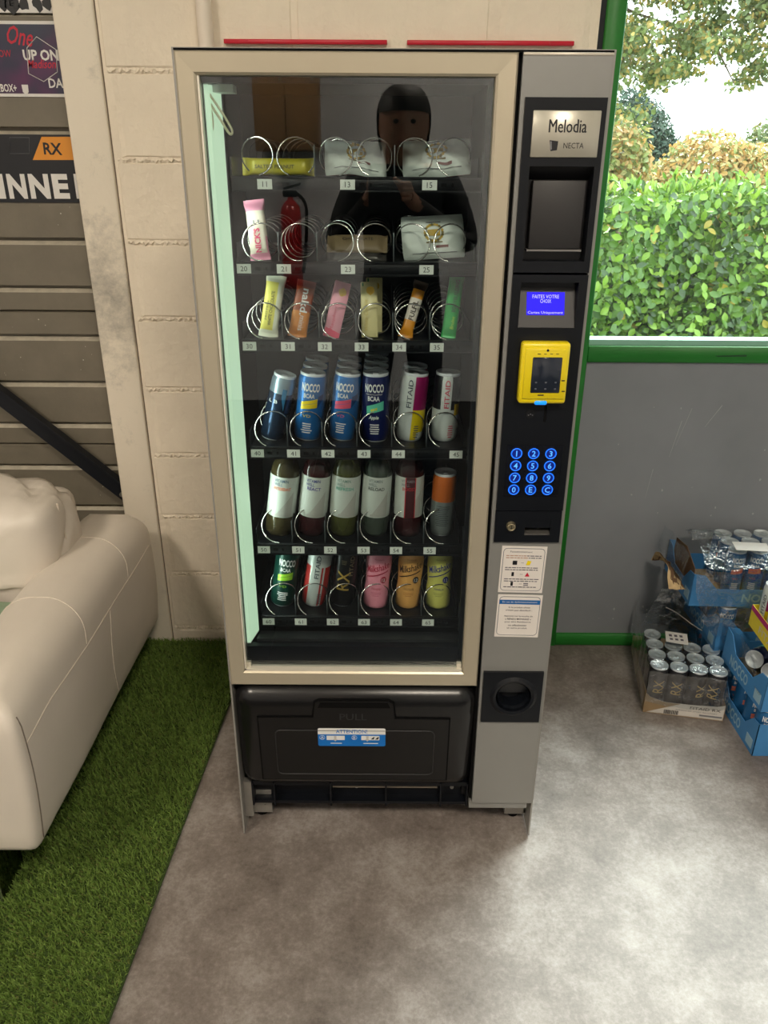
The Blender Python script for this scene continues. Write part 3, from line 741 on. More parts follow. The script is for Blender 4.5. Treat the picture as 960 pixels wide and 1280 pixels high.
# upper black module: name plate and blank bay
pz0, pz1 = 1.3575, 1.6315
up = framed('upper_module', PX_0, PX_1, pz0, pz1, .2300, .3385, 1.3765, 1.5290, -.006, .030, m_black, vm)
mb = MB().box(.230, .3385, .024, .028, 1.3765, 1.529)
mb.prism([(.006, 1.529), (-.005, 1.529), (.024, 1.508), (.024, 1.529)], .230, .3385, 'x'); mb.build('bay_back', mat('bay_black', (22, 23, 26), .42), up)
mb = MB().rbox(.2395, .3310, .004, .024, 1.3960, 1.5075, .002, 2); mb.build('bay_cover', mat('bay_grey', (44, 43, 44), .45), up)
MB().box(.2370, .3330, .002, .024, 1.3925, 1.3955).build('bay_lip', mat('bay_edge', (120, 118, 116), .4), up)
npl = MB().rbox(.2290, .3405, -.0085, -.005, 1.5425, 1.6125, .0012, 1)
npl.text('Melodia', (.2870, -.0088, 1.5895), .0195, .0620, 1); npl.text('Melodia', (.2877, -.00885, 1.5895), .0195, .0620, 1)
npl.text('NECTA', (.2995, -.0088, 1.5605), .0085, .0335, 1)
q = [(.2590, 1.5685), (.2735, 1.5670), (.2725, 1.5535), (.2620, 1.5520)]
npl.add([(x, -.0088, z) for x, z in reversed(q)], [(0, 1, 2, 3)], 1)
npl.add([(x, -.0090, z) for x, z in ((.2610, 1.5540), (.2640, 1.5545), (.2625, 1.5665), (.2600, 1.5670))], [(0, 1, 2, 3)], 2)
npl.build('name_plate', [mat('plate_silver', (190, 186, 172), .32, .35, var=.06, vscale=14), m_ink, m_grey], up)
# middle module: display, reader, keypad
mz0, mz1 = .8970, 1.3535
DX0, DX1, DZ0, DZ1 = .2305, .3335, 1.2610, 1.3405
md = framed('control_module', PX_0, PX_1, mz0, mz1, DX0, DX1, DZ0, DZ1, -.006, .030, m_black, vm)
slope = lambda z: -.0040 + (z - DZ0) / (DZ1 - DZ0) * .026
MB().prism([(slope(DZ0), DZ0), (slope(DZ1), DZ1), (.030, DZ1), (.030, DZ0)], DX0, DX1, 'x').build('display_hood', mat('hood_grey', (40, 40, 42), .45), md)
MB().box(DX0 + .004, DX1 - .004, slope(1.330) - .003, slope(1.330) + .001, 1.329, 1.338).build('hood_shade', m_black, md)
sV2 = Vector((0, slope(1.31) - slope(1.28), .03)).normalized(); sN = Vector((0, -sV2.z, sV2.y))
cD = Vector((.2800, slope(1.3015), 1.3015)) + sN * .0006
mb = MB(); hw2, hh2 = .0345, .0205
mb.add([cD + Vector((a * hw2, 0, 0)) + sV2 * b * hh2 for a, b in ((-1, -1), (1, -1), (1, 1), (-1, 1))], [(0, 1, 2, 3)], 0)
for s, v, w_, h_ in (('FAITES VOTRE', .0125, .048, .0065), ('CHOIX', .0045, .020, .0065), ('Cartes Uniquement', -.0165, .064, .0062)):
    mb.text(s, cD + sV2 * v + sN * .0004, h_, w_, 1, (1, 0, 0), sV2)
mb.build('screen', [mat('lcd_blue', (6, 4, 40), .6, spec=.15, emit=(52, 36, 255), estr=1.0), mat('lcd_text', (150, 150, 255), .3, emit=(176, 174, 255), estr=1.0)], md)
# yellow card reader
m_yel = mat('reader_yellow', (236, 212, 20), .35, coat=.2)
yx0, yx1, yz0, yz1 = .2375, .3255, 1.1245, 1.2385
mb = MB().rbox(yx0, yx1, -.030, -.004, yz0, yz1, .006, 3)
rd = mb.build('card_reader', m_yel, vm)
MB().rbox(yx0 + .006, yx1 - .004, -.0325, -.028, yz0 + .010, yz1 - .010, .002, 2).build('reader_face', mat('reader_yellow2', (226, 204, 24), .38), rd)
MB().rbox(.2575, .3115, -.0342, -.031, 1.1465, 1.2130, .0015, 1).build('reader_screen', mat('reader_glass', (36, 42, 54), .15), rd)
mb = MB()
for i in range(3):
    for j in range(2): mb.box(.265 + i * .018, .2685 + i * .018, -.0346, -.0341, 1.1535 + j * .012, 1.156 + j * .012)
mb.build('reader_keys', mat('dim_key', (92, 98, 108), .4), rd)
MB().cyl((.2835, -.0332, 1.2255), (.2835, -.0322, 1.2255), .0022, n=10).build('reader_lens', m_ink, rd)
mb = MB()
for k in range(4): mb.box(.266 + k * .011, .271 + k * .011, -.0330, -.0324, 1.2185, 1.2195)
mb.box(.272, .283, -.0330, -.0324, 1.1415, 1.1435); 
for x, z in ((.3165, 1.170), (.3185, 1.150)): mb.box(x - .003, x + .003, -.0330, -.0324, z - .001, z + .001)
mb.build('reader_marks', m_ink, rd)
MB().rbox(.268, .291, -.0318, -.020, yz0 - .0015, yz0 + .007, .003, 2).build('reader_light', mat('reader_blue', (20, 130, 240), .3, emit=(20, 140, 250), estr=.9), rd)
# coin button and slot
MB().cyl((.2665, -.0075, 1.0985), (.2665, -.0055, 1.0985), .0085, n=20).build('coin_button', mat('button_black', (12, 13, 16), .3), md)
mb = MB()
for k in range(3): mb.cyl((.2630 + k * .0038, -.0085, 1.0965 + .002 * (k == 1)), (.2630 + k * .0038, -.0074, 1.0965 + .002 * (k == 1)), .0011, n=6)
mb.build('button_dots', m_grey, md)
MB().box(.2925, .2970, -.0064, -.0058, 1.0830, 1.1150).build('coin_slot', m_matte, md)
MB().box(.2980, .3020, -.0074, -.0055, 1.0830, 1.1150).build('slot_lip', m_black, md)
# keypad
kp = MB().box(.2275, .3360, -.0072, -.0055, .9280, 1.0360).build('keypad', mat('keypad_black', (10, 12, 20), .25), vm)
m_kb = mat('key_blue', (20, 90, 220), .3, emit=(30, 118, 255), estr=1.05); m_kt = mat('key_light', (70, 150, 255), .3, emit=(84, 164, 255), estr=1.05)
m_kd = mat('key_deep', (8, 20, 70), .3, emit=(10, 40, 150), estr=.5)
for i, ch in enumerate('1234567890EC'):
    r_, c_ = divmod(i, 3); x = .2460 + c_ * .0333; z = 1.0197 - r_ * .0253
    mb = MB(); mb.cyl((x, -.0100, z), (x, -.0070, z), .0100, n=24, m=2); mb.ring((x, -.0100, z), .0100, .0011, 28, 6, 0)
    mb.text(ch, (x, -.0104, z), .0115, None, 1, bold=.01); mb.build('key', [m_kb, m_kt, m_kd], kp)
# lower module: lock and coin tray
lz0, lz1 = .826, .8955
lm = framed('lock_module', PX_0 - .0005, PX_1 - .001, lz0, lz1, .2755, .3275, .8420, .8760, -.006, .030, m_black, vm)
MB().prism([(.026, .876), (.030, .876), (.030, .842), (-.003, .842), (-.003, .844), (.022, .855)], .2755, .3275, 'x').build('refund_tray', mat('tray_steel', (176, 172, 166), .28, .9), lm)
MB().prism([(-.004, .876), (-.004, .858), (-.002, .858), (.010, .876)], .2755, .3275, 'x').build('refund_hood', m_black, lm)
mb = MB().cyl((.2468, -.014, .8630), (.2468, -.0055, .8630), .0085, .0100, n=20); mb.ring((.2468, -.014, .863), .0065, .0014, 20, 6)
lk = mb.build('key_lock', mat('lock_brass', (190, 178, 146), .3, .85, var=.15, vscale=90), lm)
MB().box(.2462, .2474, -.0148, -.0138, .8590, .8670).build('keyhole', m_ink, lk)
# two printed stickers
def paper(x0, x1, z0, z1, tilt):
    c = Vector(((x0 + x1) / 2, -.0012, (z0 + z1) / 2)); U = Vector((math.cos(tilt), 0, math.sin(tilt))); V = Vector((-math.sin(tilt), 0, math.cos(tilt)))
    return c, U, V, (x1 - x0) / 2, (z1 - z0) / 2
m_word = mat('sticker_words', (96, 92, 104), .6); m_word2 = mat('sticker_words_brown', (176, 140, 120), .6)
m_sheet = mat('sticker_paper', (224, 218, 212), .5); m_rule = mat('sticker_rule', (108, 112, 124), .5)
def q4(mb, c, U, V, u0, u1, v0, v1, d, m): mb.add([c + U * a + V * b + Vector((0, -d, 0)) for a, b in ((u0, v0), (u1, v0), (u1, v1), (u0, v1))], [(0, 1, 2, 3)], m)
c, U, V, a, b = paper(.2325, .3260, .7045, .8140, -.018)
mb = MB(); mb.prism([(c.x + (U * u + V * v).x, c.z + (U * u + V * v).z) for u, v in ((-a, -b), (a, -b), (a, b), (-a, b))], -.0010, .0002, m=0)
mb.tube([c + U * u + V * v for u, v in rrect(a - .004, b - .005, .008)], .0006, 4, 4, closed=True)
mb.text('Fonctionnement', c + V * (b - .0125) + Vector((0, -.0003, 0)) - U * .006, .0042, .046, 1, U, V)
rr = random.Random(12)
for v0 in (.033, .028, .005, .000, -.022, -.027, -.041):
    u = -a + .010
    while u < a - .014:
        w_ = rr.uniform(.003, .010); q4(mb, c, U, V, u, min(u + w_, a - .010), v0 - .001, v0 + .001, .0003, 2 if v0 in (.033, .028) and u < 0 else 1); u += w_ + .0015
for v0, kind in ((.0165, 0), (-.0105, 1), (-.0335, 2)):
    q4(mb, c, U, V, -.022, -.0125 if kind == 0 else -.017, v0 - .0048, v0 + .0048, .0003, 3)
    for k in (-.004, -.001): q4(mb, c, U, V, k, k + .002, v0 - .0006, v0 + .0006, .0003, 1)
    if kind == 0: mb.add([c + U * u + V * (v0 + v) + Vector((0, -.0003, 0)) for u, v in ((.006, -.005), (.014, -.005), (.017, .004), (.009, .0055))], [(0, 1, 2, 3)], 5)
    elif kind == 1: mb.add([c + U * u + V * (v0 + v) + Vector((0, -.0003, 0)) for u, v in ((.006, -.005), (.016, -.005), (.011, .005))], [(0, 1, 2)], 6)
    else:
        for k in (-.003, .001): q4(mb, c, U, V, .005, .015, v0 + k - .001, v0 + k + .0012, .0003, 1)
mb.build('instruction_sticker', [m_sheet, m_word, m_word2, m_ink, m_rule, m_yel, m_red], col)
c, U, V, a, b = paper(.2318, .3268, .5935, .6990, -.018)
mb = MB(); mb.prism([(c.x + (U * u + V * v).x, c.z + (U * u + V * v).z) for u, v in ((-a, -b), (a, -b), (a, b), (-a, b))], -.0010, .0002, m=0)
mb.tube([c + U * u + V * v for u, v in rrect(a - .004, b - .005, .008)], .0006, 4, 2, closed=True)
q4(mb, c, U, V, -a + .004, a - .004, b - .023, b - .0125, .0003, 3)
mb.text('En cas de dysfonctionnement', c + V * (b - .0178) + Vector((0, -.0006, 0)), .0052, .074, 0, U, V)
for s, v, w_ in (('Si le produit choisi', .0215, .046), ("n'était pas distribué :", .0145, .056), ('Appuyez sur la touche de', .000, .062), ('« RENDU MONNAIE »', -.0070, .056), ('pour être Remboursé', -.0145, .056), ('ou sélectionner', -.0225, .040), ('un autre produit.', -.0300, .044)):
    mb.text(s, c + V * v + Vector((0, -.0003, 0)), .0046, w_, 1, U, V, bold=.008)
mb.build('refund_sticker', [m_sheet, mat('sticker_words_dark', (70, 66, 80), .6), m_rule, mat('sticker_blue2', (24, 98, 168), .45)], col)
# coin return
mb = MB(); cxm, czm = (CPX[0] + CPX[1]) / 2 + .003, (CZ[0] + CZ[1]) / 2 + .003; R1 = .052
sq = []; ci = []
N = 32
for i in range(N):
    a = 2 * PI * i / N; k = 1 / max(abs(math.cos(a)), abs(math.sin(a)))
    sq.append((min(max((CPX[0] + CPX[1]) / 2 + .0668 * k * math.cos(a), CPX[0]), CPX[1]), -.006, min(max((CZ[0] + CZ[1]) / 2 + .0688 * k * math.sin(a), CZ[0]), CZ[1])))
    ci.append(a)
def rg(r, y, dz=0): return [(cxm + r * math.cos(a), y, czm + r * math.sin(a) + dz) for a in ci]
rings = [[(x, .010, z) for x, _, z in sq], sq, rg(.053, -.006), rg(.046, -.0105), rg(.0400, -.0085), rg(.0385, .004), rg(.036, -.004), rg(.033, .004), rg(.031, .035), rg(.003, .042)]
v = [p for r in rings for p in r]
f = [(j * N + i, (j + 1) * N + i, (j + 1) * N + (i + 1) % N, j * N + (i + 1) % N) for j in range(len(rings) - 1) for i in range(N)]
mb.add(v, [tuple(reversed(x)) for x in f], 0, False)
cr = mb.build('coin_return', m_black, vm)
MB().lathe([(.0, 0), (.028, .0), (.030, .004)], 24, caps=False)
mb = MB(); 
v = [(cxm + .0315 * math.cos(a), .012 + .010 * (math.sin(a) - 1) * -.5, czm + .0315 * math.sin(a)) for a in ci]
k = [i for i in range(N) if math.sin(ci[i]) > -.25]
mb.add([v[i] for i in k] , [tuple(range(len(k)))], 0); mb.build('return_flap', mat('return_flap_black', (30, 32, 36), .35), cr)
# ------------------------------------------------------------------ products in the machine
m_alu = mat('can_aluminium', (216, 222, 225), .36, .2)
m_wht = mat('print_white', (224, 226, 224), .4); m_navy = mat('print_navy', (20, 30, 88), .35, .3)
m_gold = mat('print_gold', (196, 160, 60), .35, .5)
def pm(rgb, rough=.32, metal=.25): return mat('print_%d_%d_%d' % rgb, rgb, rough, metal)
def can(label, R, H, mats, mf=None, prints=None, group=None, name='drink_can', hlid=True):
    o = thing(name, label, 'can', group=group)
    n = 40
    vz = [.004, .010] + [.010 + (H - .026) * k / 10 for k in range(1, 11)]
    prof = [(R * .80, .0), (R * .93, .004), (R, .012)] + [(R, z) for z in vz[2:]] + [(R * .90, H - .006)]
    zz = [(prof[i][1] + prof[i + 1][1]) / 2 for i in range(len(prof) - 1)]
    mb = MB(); mb.lathe(prof, n, mf=(lambda j, a: 1 if zz[j] < .006 else mf(zz[j] / H, a)) if mf else (lambda j, a: 1 if zz[j] < .006 else 0))
    if prints: prints(mb, R + .0004)
    mb.build('body', [mats[0], m_alu] + list(mats[1:]), o, local=True)
    if hlid:
        lid = MB().lathe([(R * .905, H - .0065), (R * .93, H - .003), (R * .91, H), (R * .86, H - .001), (R * .84, H - .004), (R * .2, H - .0042)], 28).build('lid', m_alu, o, local=True)
        MB().rbox(-.006, .006, -.013, .008, H - .0035, H - .0022, .0006, 1).build('pull_tab', m_alu, lid, local=True)
    return o
def stand(o, bpx, tpx, row, Y=.172, dy=0.0, spin=0.0, lift=0.0):
    z = FLOORZ[row] + lift
    B = Vector((atY(bpx[0], bpx[1], Y - .015).x, Y, z)); T = atY(tpx[0], tpx[1], Y + dy)
    ax = (T - B).normalized()
    return aim(o, B, ax, spin)
def behind(o, n, label, dy=.066, dx=0.0):
    ORDN = ('first', 'second', 'third')
    out = []
    for k in range(n):
        c = copy_tree(o); c.location = (o.location.x + dx * (k + 1), o.location.y + dy * (k + 1), o.location.z)
        c.rotation_euler = o.rotation_euler.copy(); c['label'] = label + (', %s one' % ORDN[k] if n > 1 else ''); c['group'] = 'cans waiting at the back of the spirals'; out.append(c)
    return out
def lines(mb, R, u, v0, n, w, m, h=.0022, gap=.0048, seed=0):
    rr = random.Random(seed)
    for i in range(n):
        a = w * rr.uniform(.6, 1); mb.patch(R, [(u + (t - .5) * a, v0 - i * gap - h / 2, v0 - i * gap + h / 2) for t in (0, .25, .5, .75, 1)], m)

# row 4 ------------------------------------------------------
c40 = can('slim dark blue steel-look can leaning in slot 40', .0255, .146, [pm((46, 66, 92), .22, .7), pm((150, 170, 182), .3, .7)], lambda t, a: 2 if t > .74 else 0,
          lambda mb, R: (mb.text('L B', (-.012, .088), .007, .020, 3, wrap=R), mb.patch(R, [(.004 + .010 * t, .100 - .030 * t, .118) for t in (0, .25, .5, .75, 1)], 4)), None)
c40.children[0].data.materials.append(m_wht); c40.children[0].data.materials.append(pm((70, 150, 200), .25, .5))
stand(c40, (338, 548), (357, 466), 3)
def nocco(band, base=(22, 96, 158), u0=.004):
    mats = [pm(base, .3, .35), m_wht, pm(band, .35, .2), pm((16, 60, 112), .3, .3)]
    def pr(mb, R):
        mb.text('NOCCO', (u0, .1185), .0185, .040, 2, wrap=R, bold=.035); mb.text('BCAA', (u0 - .002, .1005), .0095, .024, 2, wrap=R, bold=.02)
        mb.patch(R, [(u0 - .019 + .036 * t, .070 + .006 * t, .0775 + .010 * t) for t in [k / 8 for k in range(9)]], 3)
        mb.patch(R, [(u0 - .019 + .036 * t, .0785 + .0095 * t, .0860 + .0095 * t) for t in [k / 8 for k in range(9)]], 3)
        mb.patch(R, [(u0 + .018 + .016 * t, .076 + .020 * t, .100 + .006 * t) for t in [k / 4 for k in range(5)]], 4)
        lines(mb, R, u0 - .002, .040, 5, .026, 2, seed=band[0])
        mb.text('VD', (u0 - .004, .057), .006, .018, 3, wrap=R)
    return mats, pr
for lab, band, b, t, u0 in (('blue energy drink can with a yellow band in slot 41', (232, 204, 30), (383, 549), (392, 460), .000),
                            ('blue energy drink can with a pink band in slot 42', (222, 88, 118), (427, 550), (436, 459), -.004)):
    mats, pr = nocco(band, (24, 104, 172), u0); o = can(lab, .0288, .147, mats, None, pr); stand(o, b, t, 3)
    behind(o, 2, lab.replace('energy drink ', '').replace('in slot', 'at the back of slot'), dx=-.001)
def pr43(mb, R):
    mb.text('NOCCO', (-.003, .1185), .0185, .042, 2, wrap=R, bold=.035); mb.text('THE FOCUS COMPANY', (-.003, .1055), .0028, .036, 2, wrap=R); mb.text('BCAA', (-.004, .0965), .0105, .026, 2, wrap=R, bold=.03)
    mb.patch(R, [(-.020 + .038 * t, .062 + .010 * t, .0795 + .012 * t) for t in [k / 8 for k in range(9)]], 3)
    mb.patch(R, [(-.010 + .014 * t, .069 + .003 * t, .074 + .004 * t) for t in [k / 4 for k in range(5)]], 4)
    mb.text('Apple', (-.004, .055), .010, .022, 5, wrap=R, shear=.3, bold=.03); lines(mb, R, -.002, .040, 5, .028, 2, seed=4)
o = can('navy energy drink can with a mint green band in slot 43', .0290, .148, [pm((18, 28, 84), .3, .3), m_wht, pm((92, 196, 164), .35, .1), pm((214, 206, 60), .4, .1), pm((214, 228, 214), .4, .1)], None, pr43)
stand(o, (469, 556), (470, 459), 3, .166); behind(o, 3, 'navy energy drink can waiting behind the one in slot 43', .061)
def fitaid(label, mats, mf, txt, b, t, row, H=.148, spin=0.0, R=.0282, dyn=0, tm=2, tu=-.010, tv=.105, th=.0105, tw=.060):
    def pr(mb, R_): 
        mb.text(txt, (tu, tv), th, tw, tm, wrap=R_, bold=.015, rot=PI / 2); lines(mb, R_, .012, .036, 6, .014, 6 if len(mats) > 5 else tm, seed=3)
    o = can(label, R, H, mats, mf, pr); stand(o, b, t, row, spin=spin); return o
W_, G_ = pm((206, 214, 210), .35, .25), pm((70, 80, 88), .4, .2)
o = fitaid('white can with magenta and yellow blocks in slot 44', [W_, G_, pm((150, 22, 92), .3, .3), pm((232, 206, 20), .3, .3), pm((120, 130, 136), .4)],
           lambda t, a: (3 if t > .52 else 4) if (a > -.02 and t > .16) else (4 if a > -.02 and a < .45 else 0), 'FITAID', (511, 554), (521, 460), 3)
behind(o, 1, 'white and magenta can waiting behind the one in slot 44', .064, .001)
o = fitaid('white and black can with a yellow tab in slot 45', [W_, pm((196, 60, 84), .4, .1), pm((16, 18, 22), .3, .3), pm((230, 190, 40), .4, .2), G_],
           lambda t, a: (3 if (t > .44 and abs(a + .05) > .42) else 0) if a < .62 or t > .54 else (4 if .36 < t < .54 else 0), 'FITAID', (554, 554), (561, 461), 3, tu=-.001)
# row 5 bottles ----------------------------------------------
m_bot = {}
def bottle_mat(rgb):
    if rgb in m_bot: return m_bot[rgb]
    m = bpy.data.materials.new('bottle_%d_%d_%d' % rgb); m.use_nodes = True; n = m.node_tree.nodes; L = m.node_tree.links; b = n['Principled BSDF']
    b.inputs['Base Color'].default_value = lin(rgb); b.inputs['Roughness'].default_value = .12; b.inputs['Coat Weight'].default_value = .3
    tr = n.new('ShaderNodeBsdfTransparent'); tr.inputs['Color'].default_value = lin(tuple(min(255, int(c * 1.6 + 40)) for c in rgb)); ms = n.new('ShaderNodeMixShader'); ms.inputs[0].default_value = .72
    L.new(tr.outputs[0], ms.inputs[1]); L.new(b.outputs[0], ms.inputs[2]); L.new(ms.outputs[0], n['Material Output'].inputs['Surface'])
    m_bot[rgb] = m; return m
def bottle(label, rgb, flav, fcol, tcol, cap, u0=0.0):
    o = thing('drink_bottle', label, 'bottle')
    R = .0318
    prof = [(.020, .0), (.027, .0012), (R * .97, .008), (R, .016), (R, .048), (R * .985, .050), (R * .985, .146), (R, .148), (R * .97, .160), (R * .80, .174), (.019, .184), (.0145, .188), (.0145, .190)]
    MB().lathe(prof, 36).build('body', bottle_mat(rgb), o, local=True)
    mb = MB(); mb.lathe([(R * 1.0 + .0004, .050), (R + .0006, .052), (R + .0006, .144), (R + .0004, .146)], 40, caps=False)
    Rp = R + .0012
    mb.text('VITAMIN', (u0 - .004, .1375), .0070, .032, 1, wrap=Rp, bold=.015); mb.text('WELL', (u0 - .010, .1285), .0070, .020, 1, wrap=Rp, bold=.015)
    mb.text(flav, (u0 - .001, .1190), .0078, min(.040, .0062 * len(flav)), 2, wrap=Rp, bold=.015)
    mb.patch(Rp - .0003, [(u0 - .012 + .040 * t, .052, .058 + .062 * max(0, t - .1)) for t in [k / 10 for k in range(11)]], 3)
    lb = mb.build('label', [mat('bottle_label', (190, 196, 188), .45), pm(tcol, .5, 0), pm(fcol, .5, 0), mat('label_grey', (172, 172, 164), .5)], o, local=True)
    cp_ = MB().lathe([(.0155, .186), (.0155, .199), (.0145, .2005), (.003, .2005)], 24).build('cap', pm(cap, .45, 0), o, local=True)
    return o
for lab, rgb, fl, fc, tc_, cap, b, t in (
        ('clear bottle with white label and orange lettering in slot 50', (74, 66, 40), 'ANTIOXIDANT', (214, 104, 60), (90, 110, 130), (210, 120, 60), (348, 676), (358, 580)),
        ('dark red bottle with white label and purple lettering in slot 51', (58, 22, 24), 'REACT', (70, 50, 140), (56, 62, 130), (90, 60, 150), (388, 677), (397, 580)),
        ('olive bottle with white label and green lettering in slot 52', (78, 82, 40), 'REFRESH', (70, 160, 140), (110, 140, 130), (80, 160, 130), (428, 677), (434, 580)),
        ('grey green bottle with white label and black lettering in slot 53', (74, 84, 74), 'RELOAD', (28, 30, 30), (110, 120, 120), (60, 64, 66), (467, 678), (473, 580)),
        ('dark wine bottle turned to show a red striped label seam in slot 54', (62, 26, 28), 'BOOST', (190, 40, 50), (120, 120, 124), (180, 40, 50), (509, 678), (513, 580))):
    o = bottle(lab, rgb, fl, fc, tc_, cap); stand(o, b, t, 4, .170)
    if fl == 'BOOST':
        lb = [c for c in o.children if c.name.startswith('label')][0]
        mb = MB(); R = .0318; Rp = R + .0010
        mb.patch(Rp, [(-.0085 + .020 * k, .050, .146) for k in (0, .2, .4, .6, .8, 1)], 0); mb.patch(Rp + .0003, [(-.0105 + .002 * k, .050, .146) for k in (0, 1)], 1); mb.patch(Rp + .0003, [(.0115 + .002 * k, .050, .146) for k in (0, 1)], 1)
        mb.build('label_seam', [pm((66, 22, 28), .3, 0), pm((190, 40, 52), .4, 0)], lb, local=True)
o = can('silver can with orange upper half in slot 55', .0265, .150, [pm((150, 160, 156), .34, .6), pm((206, 104, 30), .35, .3), G_],
        lambda t, a: 2 if t > .60 else 0, lambda mb, R: lines(mb, R, -.002, .074, 11, .034, 3, .0016, .0046, 6)); stand(o, (551, 674), (557, 588), 4)
# row 6 ------------------------------------------------------
mats, pr = nocco((150, 204, 50), (16, 62, 52), .002); mats[3] = pm((20, 84, 66), .3, .3)
o = can('dark green energy drink can with a lime band in slot 60', .0288, .147, mats, None, pr); stand(o, (352, 763), (361, 690), 5)
o = fitaid('white can with red side panels in slot 61', [W_, G_, pm((186, 52, 48), .35, .2), G_], lambda t, a: 3 if (t < .70 and (a < -.55 or .30 < a < .5 or a > .62)) else 0, 'FITAID', (391, 762), (401, 690), 5, tu=-.001, tv=.108)
def pr62(mb, R):
    mb.text('RX', (-.003, .072), .030, .050, 2, wrap=R, bold=.006, rot=PI / 2); mb.text('FITAID', (.013, .112), .010, .052, 3, wrap=R, bold=.01, rot=PI / 2)
    lines(mb, R, -.006, .1235, 3, .016, 3, .0015, .004, 9)
o = can('black can with big gold letters in slot 62', .0282, .148, [pm((20, 20, 22), .3, .3), pm((204, 170, 84), .35, .5), pm((130, 118, 92), .4, .4)], None, pr62); stand(o, (427, 762), (435, 690), 5)
def shake(label, base, ink, b, t, dark, flav):
    o = thing('milkshake_bottle', label, 'bottle'); R = .0295
    prof = [(R * .82, 0), (R * .97, .002), (R, .010), (R * .99, .040), (R * .93, .058), (R * .92, .066), (R * .96, .085), (R, .102), (R, .122), (R * .92, .138), (R * .66, .150), (R * .60, .153)]
    mb = MB(); mb.lathe(prof, 40)
    Rp = R + .0006
    mb.text('Milkshake', (-.003, .1085), .0175, .060, 1, wrap=Rp, bold=.012, shear=.4, rot=.30)
    mb.patch(Rp, [(-.030 + .054 * k, .079 + .020 * k, .0815 + .0205 * k) for k in [i / 10 for i in range(11)]], 1)
    mb.patch(Rp - .0006, [(.006 + .0075 * (1 - math.cos(k)) , .078 - .0085 * math.sin(k), .078 + .0085 * math.sin(k)) for k in [PI * i / 10 for i in range(11)]], 1)
    mb.text('12', (.0135, .078), .008, None, 2, wrap=Rp + .0004, bold=.01)
    mb.text(flav, (-.002, .0530), .0055, .024, 1, wrap=R * .96 + .0006)
    lines(mb, R * .99 + .0004, -.002, .043, 3, .024, 3, .0012, .0040, 2)
    mb.text('barebells', (0, .1305), .0045, .022, 3, wrap=R * .975 + .0006)
    mb.build('body', [pm(base, .42, 0), pm(ink, .4, 0), m_wht, pm(dark, .5, 0)], o, local=True)
    MB().lathe([(R * .60, .153), (R * .66, .1545), (R * .66, .168), (R * .60, .1695), (.002, .1695)], 24).build('cap', m_wht, o, local=True)
    stand(o, b, t, 5, .168); return o
shake('pink milkshake bottle with red script in slot 63', (236, 150, 168), (170, 30, 62), (469, 765), (475, 690), (196, 100, 124), 'STRAWBERRY')
shake('tan milkshake bottle with black and white script in slot 64', (226, 168, 92), (40, 30, 26), (509, 765), (515, 690), (170, 110, 50), 'CHOCOLATE')
shake('pale yellow milkshake bottle with blue script in slot 65', (216, 214, 112), (26, 46, 128), (547, 766), (551, 690), (150, 150, 80), 'VANILLA')

# row 3 bars -------------------------------------------------
def bar(label, W, L, Tk, mats, mf, prints=None, flare=1.12, name='snack_bar', group=None):
    """flow-wrapped bar: full body, flattened crimped ends; z is its length, front -y"""
    o = thing(name, label, 'snack bar', group=group)
    nz, na = 26, 20; v = []
    zs = [k / nz for k in range(nz + 1)]
    def half(t):
        e = min(t, 1 - t) * L
        k = min(1, max(0, (e - .006) / .014)); k = k * k * (3 - 2 * k)
        return (.0012 + (Tk / 2 - .0012) * k), W / 2 * (flare + (1 - flare) * k)
    for t in zs:
        th, wd = half(t); cz = (.0005 if int(t * nz) % 2 else -.0005) if th < .002 else 0
        for a in range(na):
            an = 2 * PI * a / na; s, c = math.sin(an), math.cos(an)
            v.append((wd * math.copysign(abs(s) ** .8, s), -th * math.copysign(abs(c) ** .7, c) + cz * 2, t * L))
    f = []; mm = []
    for j in range(nz):
        for i in range(na):
            k = (i + 1) % na; f.append((j * na + i, j * na + k, (j + 1) * na + k, (j + 1) * na + i)); an = 2 * PI * (i + .5) / na
            mm.append(mf(zs[j] + .5 / nz, math.sin(an) if math.cos(an) > 0 else 2 * math.copysign(1, math.sin(an))))
    mb = MB(); mb.add(v, f, mm, True); mb.add(v, [tuple(range(na - 1, -1, -1)), tuple(nz * na + i for i in range(na))], mm[0])
    if prints: prints(mb, -Tk / 2 - .0010)
    mb.build('wrapper', mats, o, local=True); return o
def lean(o, bpx, tpx, row, Y, dy, spin=0.0, zl=0.0):
    B = Vector((atY(bpx[0], bpx[1], Y).x, Y, FLOORZ[row] + zl)); T = atY(tpx[0], tpx[1], Y + dy); aim(o, B, T - B, spin); return (T - B).length
def LEN(bpx, tpx, row, Y, dy): return (atY(tpx[0], tpx[1], Y + dy) - Vector((atY(bpx[0], bpx[1], Y).x, Y, FLOORZ[row]))).length
YB = .135
b, t = (335, 421), (346, 344); L = LEN(b, t, 2, YB, .03)
o = bar('cream wrapped bar with a yellow panel and dark lettering in slot 30', .036, L, .016, [pm((222, 222, 200), .4, 0), pm((222, 210, 96), .4, 0), m_ink],
        lambda t, s: 1 if (.12 < t < .88 and -1.2 < s < .45) else 0, lambda mb, y: (mb.text('WHITE CHOCOLATE', (-.001, y, L * .46), .0065, L * .55, 2, U=(0, 0, 1), V=(-1, 0, 0), bold=.01), mb.text('PROTEIN', (-.009, y + .0008, L * .42), .004, L * .3, 2, U=(0, 0, 1), V=(-1, 0, 0))))
lean(o, b, t, 2, YB, .03)
b, t = (371, 422), (384, 351); L = LEN(b, t, 2, YB, .03)
